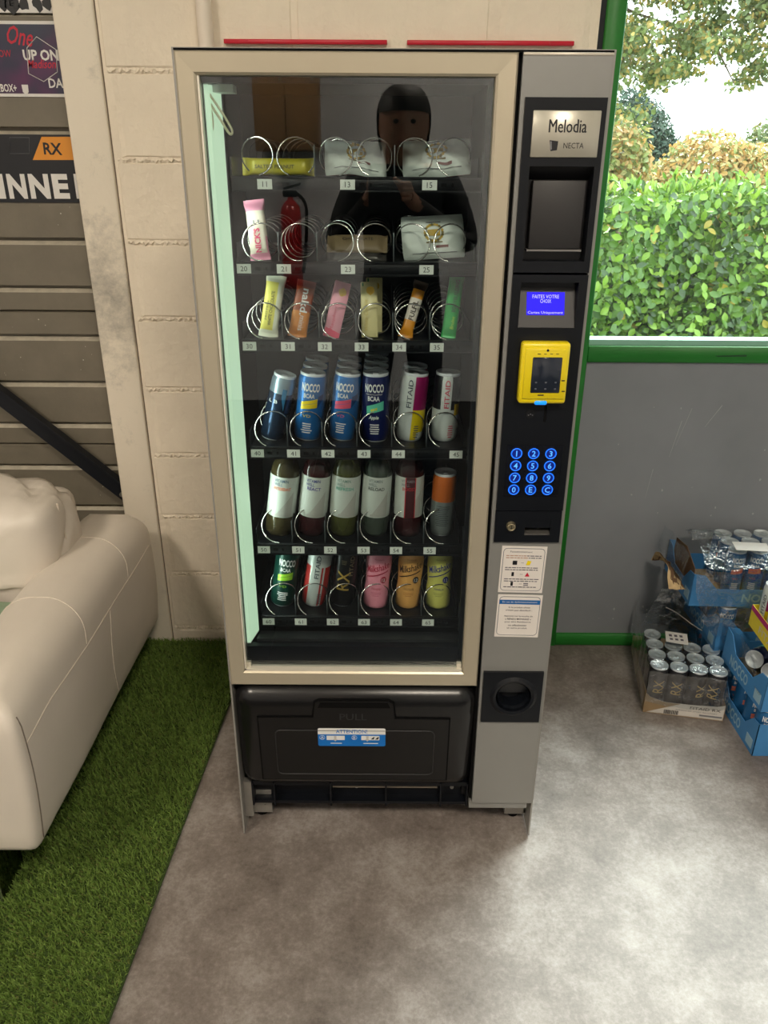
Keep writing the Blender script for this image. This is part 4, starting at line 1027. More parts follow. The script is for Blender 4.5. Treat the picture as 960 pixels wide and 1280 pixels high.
o = bar('orange and brown bar with big white lettering in slot 31', .036, L, .018, [pm((150, 72, 40), .3, 0), pm((206, 128, 40), .35, 0), m_wht, pm((120, 40, 30), .35, 0)],
        lambda t, s: 1 if t < .45 else (3 if t > .9 else 0), lambda mb, y: (mb.text('nakd.', (.004, y, L * .62), .015, L * .46, 2, U=(0, 0, -1), V=(1, 0, 0), bold=.02), mb.text('minis', (.004, y, L * .25), .010, L * .26, 2, U=(0, 0, -1), V=(1, 0, 0))), 1.05)
lean(o, b, t, 2, YB, .03)
def carton(label, W, L, Tk, mats, prints, name='snack_bar'):
    o = thing(name, label, 'snack bar'); mb = MB().rbox(-W / 2, W / 2, -Tk / 2, Tk / 2, 0, L, .0012, 1); prints(mb, -Tk / 2 - .0005, L); mb.build('carton', mats, o, local=True); return o
def blob(mb, x, y, z, r, m, seed=1, n=12):
    rr = random.Random(seed); q = [(x + r * rr.uniform(.75, 1.1) * math.cos(2 * PI * k / n), y, z + r * rr.uniform(.75, 1.1) * math.sin(2 * PI * k / n)) for k in range(n)]
    mb.add(q, [tuple(range(n))], m)
b, t = (413, 420), (429, 353); L = LEN(b, t, 2, YB, .03)
o = carton('small pink carton bar with a gold emblem in slot 32', .032, L, .016, [pm((234, 160, 178), .4, 0), m_gold, pm((214, 60, 96), .4, 0)],
           lambda mb, y, L: (blob(mb, .003, y, L * .82, .0085, 1, 3), mb.text('Raspberry', (-.003, y, L * .38), .008, L * .5, 2, U=(0, 0, 1), V=(-1, 0, 0), shear=.2), mb.add([(-.0155, y, .001), (.0155, y, .001), (.0155, y, L * .10), (-.0155, y, L * .16)], [(0, 1, 2, 3)], 2)))
lean(o, b, t, 2, YB, .03, .12)
b, t = (462, 421), (461, 353); L = LEN(b, t, 2, YB, .03)
o = carton('small cream carton bar with a gold emblem at the front of slot 33', .033, L, .016, [pm((226, 216, 160), .4, 0), m_gold, pm((204, 180, 90), .4, 0), pm((40, 130, 80), .4, 0)],
           lambda mb, y, L: (blob(mb, .002, y, L * .84, .0085, 1, 5), mb.text('White Cookie', (-.007, y, L * .40), .007, L * .56, 2, U=(0, 0, 1), V=(-1, 0, 0), shear=.2), mb.add([(-.014, y, L * .92), (-.011, y, L * .92), (-.011, y, L * .98), (-.014, y, L * .98)], [(0, 1, 2, 3)], 3)))
lean(o, b, t, 2, YB, .03, .08)
c = copy_tree(o); c['label'] = 'cream carton bar peeping out behind the front one in slot 33'; c.location = o.location + Vector((.008, .034, .004)); c.rotation_euler = (o.rotation_euler.x, o.rotation_euler.y + .02, o.rotation_euler.z)
b, t = (506, 421), (527, 352); L = LEN(b, t, 2, YB, .035)
o = bar('narrow orange bar with a white lettered band and dark twisted end in slot 34', .024, L, .018, [pm((226, 150, 40), .3, 0), pm((226, 218, 206), .4, 0), pm((56, 40, 30), .4, 0), m_ink],
        lambda t, s: 2 if t > .86 else (1 if .30 < t < .68 else 0), lambda mb, y: mb.text('FULFIL', (.0, y, L * .48), .010, L * .34, 2, U=(0, 0, 1), V=(-1, 0, 0), bold=.02), 1.25)
lean(o, b, t, 2, YB, .035)
b, t = (560, 421), (572, 343); L = LEN(b, t, 2, YB, .03)
o = bar('bright green wrapped bar with dark lettering in slot 35', .029, L, .016, [pm((14, 168, 72), .32, .1), pm((12, 84, 46), .35, 0), pm((180, 220, 70), .4, 0)],
        lambda t, s: 0, lambda mb, y: (mb.text('BODYBUILDING', (.002, y, L * .66), .008, L * .5, 1, U=(0, 0, 1), V=(-1, 0, 0), bold=.02), mb.text('Brulee', (.003, y, L * .24), .007, L * .2, 2, U=(0, 0, 1), V=(-1, 0, 0), shear=.2)), 1.05)
lean(o, b, t, 2, YB, .03)
# row 2 ------------------------------------------------------
b, t = (326, 324), (317, 250); L = LEN(b, t, 1, YB, .03)
o = bar('white bar with pink ends and pink lettering in slot 20', .036, L, .018, [pm((226, 214, 196), .4, 0), pm((232, 150, 176), .4, 0), pm((216, 60, 110), .4, 0), m_grey],
        lambda t, s: 1 if (t > .80 or t < .12) else (1 if s > .75 and t < .4 else 0), lambda mb, y: (mb.text("NICK'S", (.0, y, L * .32), .012, L * .40, 2, U=(0, 0, 1), V=(-1, 0, 0), bold=.03), mb.text('||', (.001, y, L * .62), .008, L * .10, 3, U=(1, 0, 0), V=(0, 0, 1))), 1.12)
lean(o, b, t, 1, YB, .03)
for k, (dx, dz, lab, spin) in enumerate(((0, .0, 'dark foil bar lying flat at the bottom of slot 23', 0), (.002, .0165, 'brown paper bar lying on the dark foil bar in slot 23', .05))):
    o = bar(lab, .040, .118, .016, [pm((70, 68, 64) if k == 0 else (118, 102, 74), .25 if k == 0 else .5, .4 if k == 0 else 0), pm((190, 186, 176), .3, .3), m_ink], lambda t, s: 1 if (s < -.6 and k == 0) else 0,
            (lambda mb, y: mb.text('CHOCOLATE', (-.006, y, .06), .006, .06, 2, U=(0, 0, 1), V=(-1, 0, 0))) if k else (lambda mb, y: mb.text('PROTEIN BAR', (-.004, y, .06), .006, .07, 1, U=(0, 0, 1), V=(-1, 0, 0))), 1.0)
    # lying across the slot pair, face tilted to the glass
    o.location = ((LX[2] + LX[3]) / 2 - .059 + dx, .160 + .004 * k, FLOORZ[1] + .0125 + dz); o.rotation_euler = Matrix(((0, 0, 1), (0, 1, 0), (-1, 0, 0))).to_euler()
    M = Matrix(((0, 0, 1), (0, 1, 0), (-1, 0, 0))); M = Matrix.Rotation(-.75, 3, 'X') @ M; o.rotation_euler = M.to_euler()
# cookie packets ---------------------------------------------
def packet(label, W, H, Tk, seed, dent, pxs, row, Y, dy, yaw=0.0, roll=0.0):
    o = thing('cookie_packet', label, 'packet'); rr = random.Random(seed)
    def side(s):
        def fn(i, j):
            u, v = i * 2 - 1, j * 2 - 1
            b = max(0, (1 - abs(u) ** 3)) ** .6 * max(0, (1 - abs(v) ** 4)) ** .6
            am = 1 if dent == 0 else 2.2
            nz = (mnoise.noise(Vector((u * 2.2 + seed, v * 2.2, s))) * .22 + mnoise.noise(Vector((u * 5 + seed, v * 5, s * 3))) * .12) * am - (abs(mnoise.noise(Vector((u * 2 + v * 2.5 + seed, v, 2)))) * .5 if dent else 0)
            x = u * W / 2 * (1 - .05 * (1 - v * v) * 0 - .04 * abs(v) ** 6); z = j * H * (1 - dent * 14 * max(0, math.sin(u * 1.6 + seed)) * .8) + dent * math.sin(u * 3 + seed) * abs(v) * .3
            return (x, -s * (Tk / 2 * b * (1 + nz) + .0006), z)
        return fn
    mb = MB()
    mb.grid(side(1), 22, 16, 0)
    g = MB().grid(side(-1), 22, 16, 1); mb.add(g.v, [tuple(reversed(f)) for f in g.f], 1, True)
    def sp(u, v): p = side(1)(u, v); return Vector((p[0], p[1] - .0012, p[2]))
    # gold wreath emblem: ring of small leaves round a disc
    for k in range(22):
        a = 2 * PI * k / 22; r = .15; c = (.5 + r * .95 * math.cos(a), .58 + r * 1.25 * math.sin(a)); q = []
        for t in range(5):
            b_ = 2 * PI * t / 5 + a; q.append(sp(c[0] + .026 * math.cos(b_), c[1] + .036 * math.sin(b_)))
        mb.add(q, [(0, 1, 2, 3, 4)], 2 if k % 3 else 3)
    for a0, b0, ww, hh_, m_ in ((.5, .58, .10, .075, 2), (.5, .36, .13, .016, 3), (.62, .26, .10, .030, 4), (.5, .82, .12, .012, 5), (.5, .12, .36, .008, 5)):
        n = 6; q = [sp(a0 - ww + 2 * ww * k / n, b0 - hh_) for k in range(n + 1)] + [sp(a0 + ww - 2 * ww * k / n, b0 + hh_) for k in range(n + 1)]
        mb.add(q, [tuple(range(len(q)))], m_)
    mb.build('bag', [mat('packet_white', (214, 224, 216), .38), mat('packet_back', (150, 66, 52), .5), mat('packet_gold', (190, 158, 40), .45), mat('packet_olive', (110, 96, 30), .5), mat('packet_brown', (112, 58, 52), .5), m_grey], o, local=True)
    B = Vector((atY(pxs[0][0], pxs[0][1], Y).x, Y, FLOORZ[row] + .002)); T = atY(pxs[1][0], pxs[1][1], Y + dy); aim(o, B, T - B, yaw); return o
packet('crumpled white cookie packet with gold crest in slot 13', .118, .080, .030, 2, .012, ((445, 220), (444, 173)), 0, .165, .045, .18)
packet('slumped white cookie packet with gold crest in slot 15', .130, .078, .032, 5, .006, ((546, 221), (546, 176)), 0, .165, .045, -.10)
packet('neat upright white cookie packet with gold crest in slot 25', .124, .082, .022, 9, .0, ((543, 327), (540, 277)), 1, .165, .02, .12)
# yellow bar lying across slot 11
o = bar('yellow wrapped bar lying across slot 11', .030, .138, .018, [pm((176, 164, 24), .35, .1), pm((70, 64, 24), .4, 0)], lambda t, s: 0, lambda mb, y: mb.text('SALTED PEANUT', (.002, y, .062), .007, .075, 1, U=(0, 0, 1), V=(-1, 0, 0), bold=.02), 1.1)
M = Matrix.Rotation(-.25, 3, 'X') @ Matrix(((0, 0, 1), (0, 1, 0), (-1, 0, 0))); o.location = (-.285, .185, FLOORZ[0] + .018); o.rotation_euler = M.to_euler()
# ------------------------------------------------------------------ artificial turf (stuff)
def turf_edge(y): return -.487 + (y - .516) * (.0535)      # right edge of the strip
TX0 = -2.6; TY0, TY1 = -.615, WALL_Y - .004
m_turf = mat('turf_backing', (58, 78, 30), .9, var=.2, vscale=60)
mb = MB(); mb.add([(TX0, TY0, .001), (turf_edge(TY0), TY0, .001), (turf_edge(TY1), TY1, .001), (TX0, TY1, .001), (TX0, TY0, .007), (turf_edge(TY0), TY0, .007), (turf_edge(TY1), TY1, .007), (TX0, TY1, .007)],
       [(4, 5, 6, 7), (0, 1, 5, 4), (1, 2, 6, 5), (2, 3, 7, 6), (3, 0, 4, 7)])
turf = mb.build('artificial_grass', m_turf); tag(turf, 'strip of short green artificial grass laid beside the sofa', 'grass', kind='stuff')
def blade_mesh(n, x0, x1, y0, y1, name, m, hmin, hmax):
    x = RNG.uniform(x0, x1, n); y = RNG.uniform(y0, y1, n)
    lim = -.487 + (y - .516) * .0535; k = x < lim - .003; x, y = x[k], y[k]; n = len(x)
    a = RNG.uniform(0, 2 * PI, n); h = RNG.uniform(hmin, hmax, n); wd = RNG.uniform(.0008, .0016, n); ln = RNG.uniform(.006, .018, n)
    # a pile that leans towards the camera side
    dx, dy = np.cos(a) * ln * .8, np.sin(a) * ln * .6 - .006
    px, py = -np.sin(a) * wd, np.cos(a) * wd
    z0 = np.full(n, .006)
    V = np.stack([np.stack([x - px, y - py, z0], 1), np.stack([x + px, y + py, z0], 1), np.stack([x + dx * .4 + px, y + dy * .4 + py, z0 + h * .6], 1), np.stack([x + dx * .4 - px, y + dy * .4 - py, z0 + h * .6], 1), np.stack([x + dx, y + dy, z0 + h], 1)], 1).reshape(-1, 3)
    i = np.arange(n) * 5
    me = bpy.data.meshes.new(name); F = [(a_, a_ + 1, a_ + 2, a_ + 3) for a_ in i.tolist()] + [(a_ + 3, a_ + 2, a_ + 4) for a_ in i.tolist()]
    me.from_pydata(V.tolist(), [], F); me.materials.append(m); me.update()
    o = bpy.data.objects.new(name, me); C.objects.link(o); o.parent = turf; o['kind'] = 'stuff'; return o
def leafmat(name, c1, c2, rough=.5, trans=.25, scale=40):
    m = mat(name, c1, rough, rgb2=c2, vscale=scale, detail=2); n = m.node_tree.nodes; L = m.node_tree.links; b = n['Principled BSDF']
    t = n.new('ShaderNodeBsdfTranslucent'); L.new(b.inputs['Base Color'].links[0].from_socket, t.inputs['Color'])
    ms = n.new('ShaderNodeMixShader'); ms.inputs[0].default_value = trans; L.new(b.outputs[0], ms.inputs[1]); L.new(t.outputs[0], ms.inputs[2]); L.new(ms.outputs[0], n['Material Output'].inputs['Surface'])
    return m
blade_mesh(60000, -1.05, -.46, -.585, WALL_Y - .006, 'blades', leafmat('turf_green', (96, 126, 54), (142, 168, 86), .45, .2, 90), .014, .024)
blade_mesh(9000, -1.05, -.46, -.585, WALL_Y - .006, 'straw_blades', leafmat('turf_straw', (112, 128, 62), (140, 140, 84), .5, .2, 90), .006, .015)
blade_mesh(14000, -2.0, -1.05, -.585, WALL_Y - .006, 'blades', MATS['turf_green'], .014, .024)

# ------------------------------------------------------------------ sofa
m_lea = mat('cream_leather', (214, 205, 193), .42, var=.035, vscale=4, bump=.12, bscale=190, bdist=.002)
m_seam = mat('leather_seam', (216, 205, 190), .6); m_seam_d = mat('leather_seam_dark', (120, 108, 96), .7)
SX, SZ0, SY0, SY1 = -.750, .165, -.205, .760
sofa = thing('sofa', 'cream leather sofa with rounded arm standing on the artificial grass', 'sofa', (-1.6, .28, 0))
def arm(x0, x1):
    def fn(v):
        t = (v.z - SZ0) / .41
        k = 1.0
        nx = mnoise.noise(Vector((v.x * 3, v.y * 4, v.z * 3))) * .006
        bulge = .012 * math.sin(max(0, min(1, t)) * PI)
        mid = (x0 + x1) / 2
        return Vector((v.x + (bulge + nx) * (1 if v.x > mid else -1), v.y, v.z + nx * .8 - .012 * max(0, (v.y - .3)) ))
    mb = MB(); bm = bmesh.new(); bmesh.ops.create_cube(bm, size=1)
    for v in bm.verts: v.co = Vector(((x0 + x1) / 2 + v.co.x * (x1 - x0), (SY0 + SY1) / 2 + v.co.y * (SY1 - SY0), SZ0 + .2025 + v.co.z * .405))
    top = [e for e in bm.edges if all(v.co.z > SZ0 + .3 for v in e.verts)]
    bmesh.ops.bevel(bm, geom=top, offset=.082, segments=7, affect='EDGES', profile=.5)
    rest = [e for e in bm.edges if e.is_boundary or e.calc_face_angle(0) > .9]
    bmesh.ops.bevel(bm, geom=rest, offset=.022, segments=3, affect='EDGES', profile=.5)
    bmesh.ops.subdivide_edges(bm, edges=[e for e in bm.edges if e.calc_length() > .25], cuts=7, use_grid_fill=True)
    bmesh.ops.triangulate(bm, faces=[f for f in bm.faces if len(f.verts) > 4])
    bm.verts.index_update(); mb.add([fn(v.co) for v in bm.verts], [tuple(v.index for v in f.verts) for f in bm.faces], 0, True); bm.free()
    return mb, fn
am, fn = arm(-.950, SX)
a1 = am.build('arm', m_lea, sofa)
def seam(pts, par, name='seam', r=.0016): return MB().tube(pts, r, 6).build(name, m_seam, par)
bv = BVHTree.FromPolygons([Vector(p) for p in am.v], [tuple(f) for f in am.f])
def hit(o_, d_, lift=.0004):
    p, n, i, dist = bv.ray_cast(Vector(o_), Vector(d_).normalized()); return p + n * lift if p else Vector(o_)
seam([hit((-.5, SY0 + .03 + (SY1 - SY0 - .07) * k / 40, .452 - .010 * max(0, 1 - k / 6)), (-1, 0, 0)) for k in range(41)], a1)
for y in (.165, .50):      # cross seams over the arm top
    seam([hit((-.85 + .4 * math.cos(t), y + .03 * math.sin(t), .46 + .4 * math.sin(t)), (-math.cos(t), 0, -math.sin(t))) for t in [PI * k / 18 * .95 - .02 for k in range(19)]], a1, 'cross_seam')
seam([hit((-.5, SY0 + .028, SZ0 + .02 + (.49 - SZ0) * k / 14), (-1, 0, 0)) for k in range(15)], a1, 'front_seam', .0016).data.materials[0] = m_seam_d
seam([hit((-.5, .34 - .03 * math.sin(k / 14 * PI), SZ0 + .02 + .27 * k / 14), (-1, 0, 0)) for k in range(15)], a1, 'side_seam', .0013)
am2, _ = arm(-2.55, -2.335); am2.build('arm', m_lea, sofa)
# back, seat base, seat and back cushions
MB().rbox(-2.345, -.955, .52, .775, SZ0, .640, .05, 5).build('backrest', m_lea, sofa)
MB().rbox(-2.345, -.955, SY0 + .01, .53, SZ0, .30, .02, 3).build('seat_base', m_lea, sofa)
def cushion(x0, x1, y0, y1, z0, z1, r, puff, seed):
    def fn(v):
        u = (v.x - (x0 + x1) / 2) / ((x1 - x0) / 2); t = (v.y - (y0 + y1) / 2) / ((y1 - y0) / 2); w_ = (v.z - (z0 + z1) / 2) / ((z1 - z0) / 2)
        n = mnoise.noise(Vector((v.x * 4 + seed, v.y * 4, v.z * 4))) * .016 - .022 * max(0, .5 - 3.2 * abs(mnoise.noise(Vector(((v.x + v.z * .8) * 2 + seed, v.y * 3, (v.x * .5 - v.z) * 6))))) + mnoise.noise(Vector((v.x * 9 + seed, v.y * 9, v.z * 5))) * .006
        return Vector((v.x + n, v.y + puff[1] * t * (1 - u * u * .8) * (1 - w_ * w_ * .8) + n, v.z + puff[2] * w_ * (1 - u * u) * (1 - t * t) + n * 1.4))
    mb = MB(); bm = bmesh.new(); bmesh.ops.create_cube(bm, size=1)
    for v in bm.verts: v.co = Vector(((x0 + x1) / 2 + v.co.x * (x1 - x0), (y0 + y1) / 2 + v.co.y * (y1 - y0), (z0 + z1) / 2 + v.co.z * (z1 - z0)))
    bmesh.ops.bevel(bm, geom=list(bm.edges), offset=r, segments=4, affect='EDGES', profile=.5)
    bmesh.ops.subdivide_edges(bm, edges=[e for e in bm.edges if e.calc_length() > .08], cuts=26, use_grid_fill=True)
    bm.verts.index_update(); mb.add([fn(v.co) for v in bm.verts], [tuple(v.index for v in f.verts) for f in bm.faces], 0, True); bm.free(); return mb
for x0, x1, sd in ((-1.648, -.962, 3), (-2.338, -1.654, 8)):
    cushion(x0, x1, SY0 - .01, .46, .30, .445, .03, (0, .0, .02), sd).build('seat_cushion', m_lea, sofa)
for x0, x1, sd in ((-1.645, -.872, 5), (-2.30, -1.655, 11)):
    bc = cushion(x0, x1, .36, .575, .40, .745, .06, (0, .05, .01), sd).build('back_cushion', m_lea, sofa)
    MB().tube([(x0 + .02 if k < 1 else x0, .47, 0) for k in range(0)] or [(x1 - .004, .455 + .012 * math.sin(k * .5), .47 + .024 * k) for k in range(11)], .003, 6).build('piping', m_seam, bc)
# chrome and smoked-glass sled legs
m_smoke = glass_mat('smoked_acrylic', (120, 128, 124), base=.02)
for x in (-.865, -2.44):
    lg = MB().box(x - .004, x + .004, SY0 + .008, SY0 + .11, .012, SZ0 + .002).build('leg', m_smoke, sofa)
    MB().tube([(x, SY0 + .008, .012), (x, SY0 + .008, SZ0)], .0035, 6).build('leg_edge', m_chrome, lg)
    MB().cyl((x, .66, .008), (x, .66, SZ0 + .004), .016, n=12).build('leg', m_chrome, sofa)
# green throw on the seat
def throw(i, j):
    x = -1.42 + .47 * i; y = SY0 - .02 + .52 * j
    return (x, y, .500 + .012 * mnoise.noise(Vector((x * 7, y * 7, 0))) + .006 * math.sin(x * 30 + y * 8))
mb = MB().grid(throw, 22, 22, 0)
n = len(mb.v); mb.add([(x, y, z - .008) for x, y, z in mb.v], [tuple(reversed(f)) for f in mb.f[:22 * 22]], 0, True)
th = mb.build('throw_blanket', mat('green_throw', (128, 146, 122), .85, var=.1, vscale=60, bump=.3, bscale=300, bdist=.002)); tag(th, 'folded sage green throw lying on the sofa seat', 'blanket')

# ------------------------------------------------------------------ drink trays on the floor
m_film = glass_mat('shrink_film', (236, 240, 242), base=.13, ior=1.45, rough=.15, bump=.8, bscale=26)
m_card = mat('kraft_card', (166, 140, 106), .7, var=.06, vscale=20); m_cardw = mat('white_card', (206, 200, 192), .6, var=.03)
def local_can(label, R, H, mats, mf, pr, grp): return can(label, R, H, mats, mf, pr, grp)
RXp = Vector((.789, .494, 0)); RXa = math.atan2(.4514 - .4942, 1.0184 - .7890)
rxw, rxd = .234, .350
tr = thing('drink_tray', 'white and brown cardboard drink tray on the floor below the grey wall', 'tray', RXp, rz=RXa)
mb = MB()
mb.box(0, rxw, 0, rxd, 0.001, .004, 1)
mb.build('tray_floor', [m_cardw, m_card], tr, local=True)
fr = MB().prism([(0, .002), (rxw, .002), (rxw, .058), (rxw * .90, .050), (rxw * .55, .046), (rxw * .25, .046), (rxw * .06, .060), (0, .075)], 0, .002, m=0)
fr.prism([(0.0002, .0022), (rxw * .02, .002), (rxw * .45, .0465), (rxw * .25, .0465), (rxw * .06, .0605), (0.0002, .075)], -.0008, 0, m=1)
fr.text('FITAID RX', (rxw * .76, -.0012, .0375), .0095, .088, 2); fr.text('ENHANCED SPORT RECOVERY', (rxw * .66, -.0012, .025), .0042, .120, 3)
fr.box(rxw * .70, rxw * .98, -.0012, -.0004, .011, .0165, 3)
rr = random.Random(4); u = rxw * .26
while u < rxw * .44: w_ = rr.uniform(.0008, .0024); fr.box(u, u + w_, -.0012, -.0004, .006, .020, 2); u += w_ + rr.uniform(.001, .002)
fr.build('front_flap', [m_cardw, mat('kraft_print', (148, 124, 92), .6), mat('dark_print', (44, 40, 40), .6), m_grey], tr, local=True)
MB().prism([(0, .002), (rxd, .002), (rxd, .058), (rxd * .8, .050), (0, .075)], 0, .002, 'x').build('side_flap', m_card, tr, local=True)
MB().prism([(0, .002), (rxd, .002), (rxd, .058), (rxd * .8, .050), (0, .058)], rxw - .002, rxw, 'x').build('side_flap', m_card, tr, local=True)
MB().box(.002, rxw - .002, rxd - .002, rxd, .002, .055).build('back_flap', m_card, tr, local=True)
def prx(mb, R): mb.text('RX', (0, .090), .030, .044, 2, wrap=R, bold=.005, rot=PI / 2); mb.text('FITAID', (.016, .085), .009, .05, 3, wrap=R, rot=PI / 2)
rx0 = can('black can with silver lid packed in the white and brown drink tray', .0282, .154, [pm((46, 46, 50), .32, .3), pm((196, 170, 110), .35, .4), pm((150, 150, 150), .35, .4)], None, prx, 'cans in the white and brown tray')
Rz = Matrix.Rotation(RXa, 4, 'Z'); first = True
spots = [(i, j) for j in range(3) for i in range(4)] + [(0, 3)]
for i, j in spots:
    o = rx0 if first else copy_tree(rx0); first = False
    o['label'] = 'black can in the white and brown tray, %s row, %s from machine side' % (('front', 'second', 'third', 'fourth')[j], ('first', 'second', 'third', 'fourth')[i])
    p = RXp + Rz @ Vector((.0325 + i * .0565, .034 + j * .0575, .0045)); o.location = p; o.rotation_euler = (0, 0, RXa + random.uniform(-.5, .5))
# clear film over the pack: skirt, top and torn flap
def fz(p): return mnoise.noise(p * 22) * .006 + mnoise.noise(p * 60) * .002
film = thing('shrink_wrap', 'torn clear plastic film over the white and brown drink tray', 'plastic film', RXp, rz=RXa)
def filmgrid(fn, nu, nv, name):
    mb = MB()
    def g(i, j): p = Vector(fn(i, j)); n = fz(p); return p + Vector((n, n * .7, n * .8))
    mb.grid(g, nu, nv, 0); mb.build(name, m_film, film, local=True)
filmgrid(lambda i, j: (-.006 + .006 * j * .5, rxd * 1.02 * i - .004, .012 + (.150 + .05 * i) * j), 16, 10, 'side_sheet')
filmgrid(lambda i, j: (rxw * i, -.008 + .006 * j, .050 + .104 * j - .014 * math.sin(i * PI) * (1 - j)), 16, 8, 'front_sheet')
filmgrid(lambda i, j: (rxw * i * (1.0), (.002 + (rxd * .60 + .10 * (1 - i)) * j), .1655 + .012 * j * (1 - i) + .01 * j * j), 16, 14, 'top_sheet')
filmgrid(lambda i, j: (.02 + .10 * i + .05 * j, rxd * .95 + .02 * j, .12 + (.13 + .05 * i) * j - .04 * i * j), 10, 10, 'torn_flap')
filmgrid(lambda i, j: (.11 + .12 * i, rxd * (.97 - .30 * i * j), .10 + (.13 - .07 * i) * j), 10, 10, 'torn_flap')
MB().tube([(.085 + .15 * k / 8, rxd * (.93 - .36 * k / 8), .192 - .03 * k / 8 + .004 * math.sin(k)) for k in range(9)], .0016, 5).build('torn_edge', mat('film_edge', (206, 200, 190), .4), film, local=True)
mb = MB().prism([(.062, .136), (.128, .128), (.134, .192), (.068, .198)], .1765, .1775, 'z')
for a in range(3):
    for b in range(2): mb.box(.076 + a * .016, .085 + a * .016, .148 + b * .020, .158 + b * .022, .1775, .1779, 1)
mb.build('pack_label', [m_paper, m_word], film, local=True)

# blue trays: front stack (two tiers) and back stack (three tiers)
m_blue = mat('blue_card', (66, 132, 190), .55, var=.05, vscale=18); m_blue2 = mat('blue_card_print', (150, 186, 208), .5)
TWx, TDy = .39, .26
def blue_tray(label, loc, rz, w_, d_, h_=.062, cut=.012, lettering=True, side='left', grp=None):
    t = thing('drink_tray', label, 'tray', loc, grp, rz)
    MB().box(0.001, w_ - .001, .001, d_ - .001, 0.0005, .003).build('tray_floor', m_card, t, local=True)
    def wall(L, a, b, axis, nm):
        poly = [(0, .0005), (L, .0005), (L, h_ + .05), (L - .035, h_ + .045), (L - .075, h_), (.075, h_), (.035, h_ + .045), (0, h_ + .05)]
        mb = MB().prism(poly, a, b, axis, 0); return mb
    mb = wall(w_, 0, .002, 'y', 'f'); 
    mb.text('NOCCO', (w_ * .5, -.0006, h_ * .52), .030, .14, 1, bold=.03); mb.build('front_flap', [m_blue, m_blue2], t, local=True)
    wall(w_, d_ - .002, d_, 'y', 'b').build('back_flap', m_blue, t, local=True)
    mb = wall(d_, 0, .002, 'x', 'l')
    if lettering:
        mb.text('NOCCO', (-.0006, d_ * .58, h_ * .52), .036, .115, 1, U=(0, -1, 0), V=(0, 0, 1), bold=.03)
        mb.box(-.0006, -.0001, .012, .050, .014, .046, 1)
    mb.build('side_flap', [m_blue, m_blue2], t, local=True)
    wall(d_, w_ - .002, w_, 'x', 'r').build('side_flap', m_blue, t, local=True)
    return t
BX, BYf = 1.042, .302
mats_b, pr_b = nocco((214, 120, 96), (36, 104, 160), .0)
bc = can('blue can standing in the lower blue tray near the front', .0288, .147, mats_b, None, pr_b, 'cans in the lower blue tray')
ORD = ('first', 'second', 'third', 'fourth', 'fifth', 'sixth', 'seventh')
def fill(proto, loc, nx, ny, w_, d_, z, skip=(), label=None, grp=None, zr=(-.4, .4), first=True):
    for j in range(ny):
        for i in range(nx):
            if (i, j) in skip: continue
            o = proto if first else copy_tree(proto); first = False
            o['label'] = '%s, %s row, %s from machine side' % (label or 'blue can in the lower blue tray', ORD[j], ORD[i])
            o['group'] = grp or 'cans in the lower blue tray'
            o.location = (loc[0] + .033 + i * (w_ - .066) / (nx - 1), loc[1] + .033 + j * (d_ - .066) / (ny - 1), loc[2] + z); o.rotation_euler = (0, 0, random.uniform(*zr))
blue_tray('bottom blue cardboard drink tray at the front of the stack, on the floor', (BX, BYf, 0), 0, TWx, TDy)
fill(bc, (BX, BYf, 0), 6, 4, TWx, TDy, .0035, skip=[(i, j) for i in range(2, 6) for j in range(1, 4)])
Z2 = .153
blue_tray('upper blue drink tray with loose navy cans lying in it', (BX - .006, BYf + .002, Z2), .015, TWx, TDy)
mats_n, pr_n = nocco((110, 200, 150), (20, 34, 84), .0)
for k, (x, y, z, ax, lab, sp) in enumerate((
        (1.182, .548, .190, (-.75, -.62, .22), 'navy can lying in the upper blue tray with its silver end showing, the rear one', 2.6),
        (1.200, .483, .190, (-.75, -.62, .22), 'navy can lying in the upper blue tray with its silver end showing, the nearer one', 0.4),
        (1.075, .342, Z2 + .034, (.99, .02, .06), 'navy can lying along the front edge of the upper blue tray', 1.9))):
    o = can(lab, .0288, .147, mats_n, None, pr_n, 'loose navy cans'); aim(o, Vector((x, y, z)), ax, sp)
# back stack
KX, KY = 1.020, .600
kb = blue_tray('lowest blue drink tray of the back stack beside the grey wall', (KX + .03, KY, 0), 0, TWx, .25)
c2 = copy_tree(bc); fill(c2, (KX + .03, KY, 0), 6, 4, TWx, .25, .0035, skip=[(i, j) for i in range(2, 6) for j in range(0, 4)], label='blue can in the lowest back tray', grp='cans in the lowest back tray')
blue_tray('middle blue drink tray of the back stack', (KX, KY, Z2), .02, TWx, .25, .07)
c2 = copy_tree(bc); fill(c2, (KX, KY, Z2), 6, 4, TWx, .25, .0035, skip=[(i, j) for i in range(1, 6) for j in range(0, 4)], label='blue can in the middle back tray', grp='cans in the middle back tray')
tt = blue_tray('top blue drink tray with a torn brown corner in the back stack', (KX - .10, KY + .01, Z2 * 2 + .004), -.03, TWx + .06, .24, .06)
mb = MB().grid(lambda i, j: (-.016 - .05 * j + .010 * mnoise.noise(Vector((i * 6, j * 6, 1))), .004 + .19 * i, .055 + .062 * j * math.sin(i * PI) ** .4 + .006 * mnoise.noise(Vector((i * 9, j * 9, 2)))), 14, 8, 0)
n_ = len(mb.v); mb.add([(x + .003, y, z - .001) for x, y, z in mb.v], [tuple(reversed(f)) for f in list(mb.f)], 1, True)
mb.build('torn_corner', [mat('torn_card', (196, 166, 122), .8, var=.15, vscale=60), mat('torn_inside', (104, 76, 52), .8, var=.15, vscale=40)], tt, local=True)
MB().prism([(.004, .06), (.20, .06), (.19, .140), (.10, .155), (.012, .125)], .0025, .0045, 'x').build('raised_flap', mat('torn_inside', (104, 76, 52)), tt, local=True)
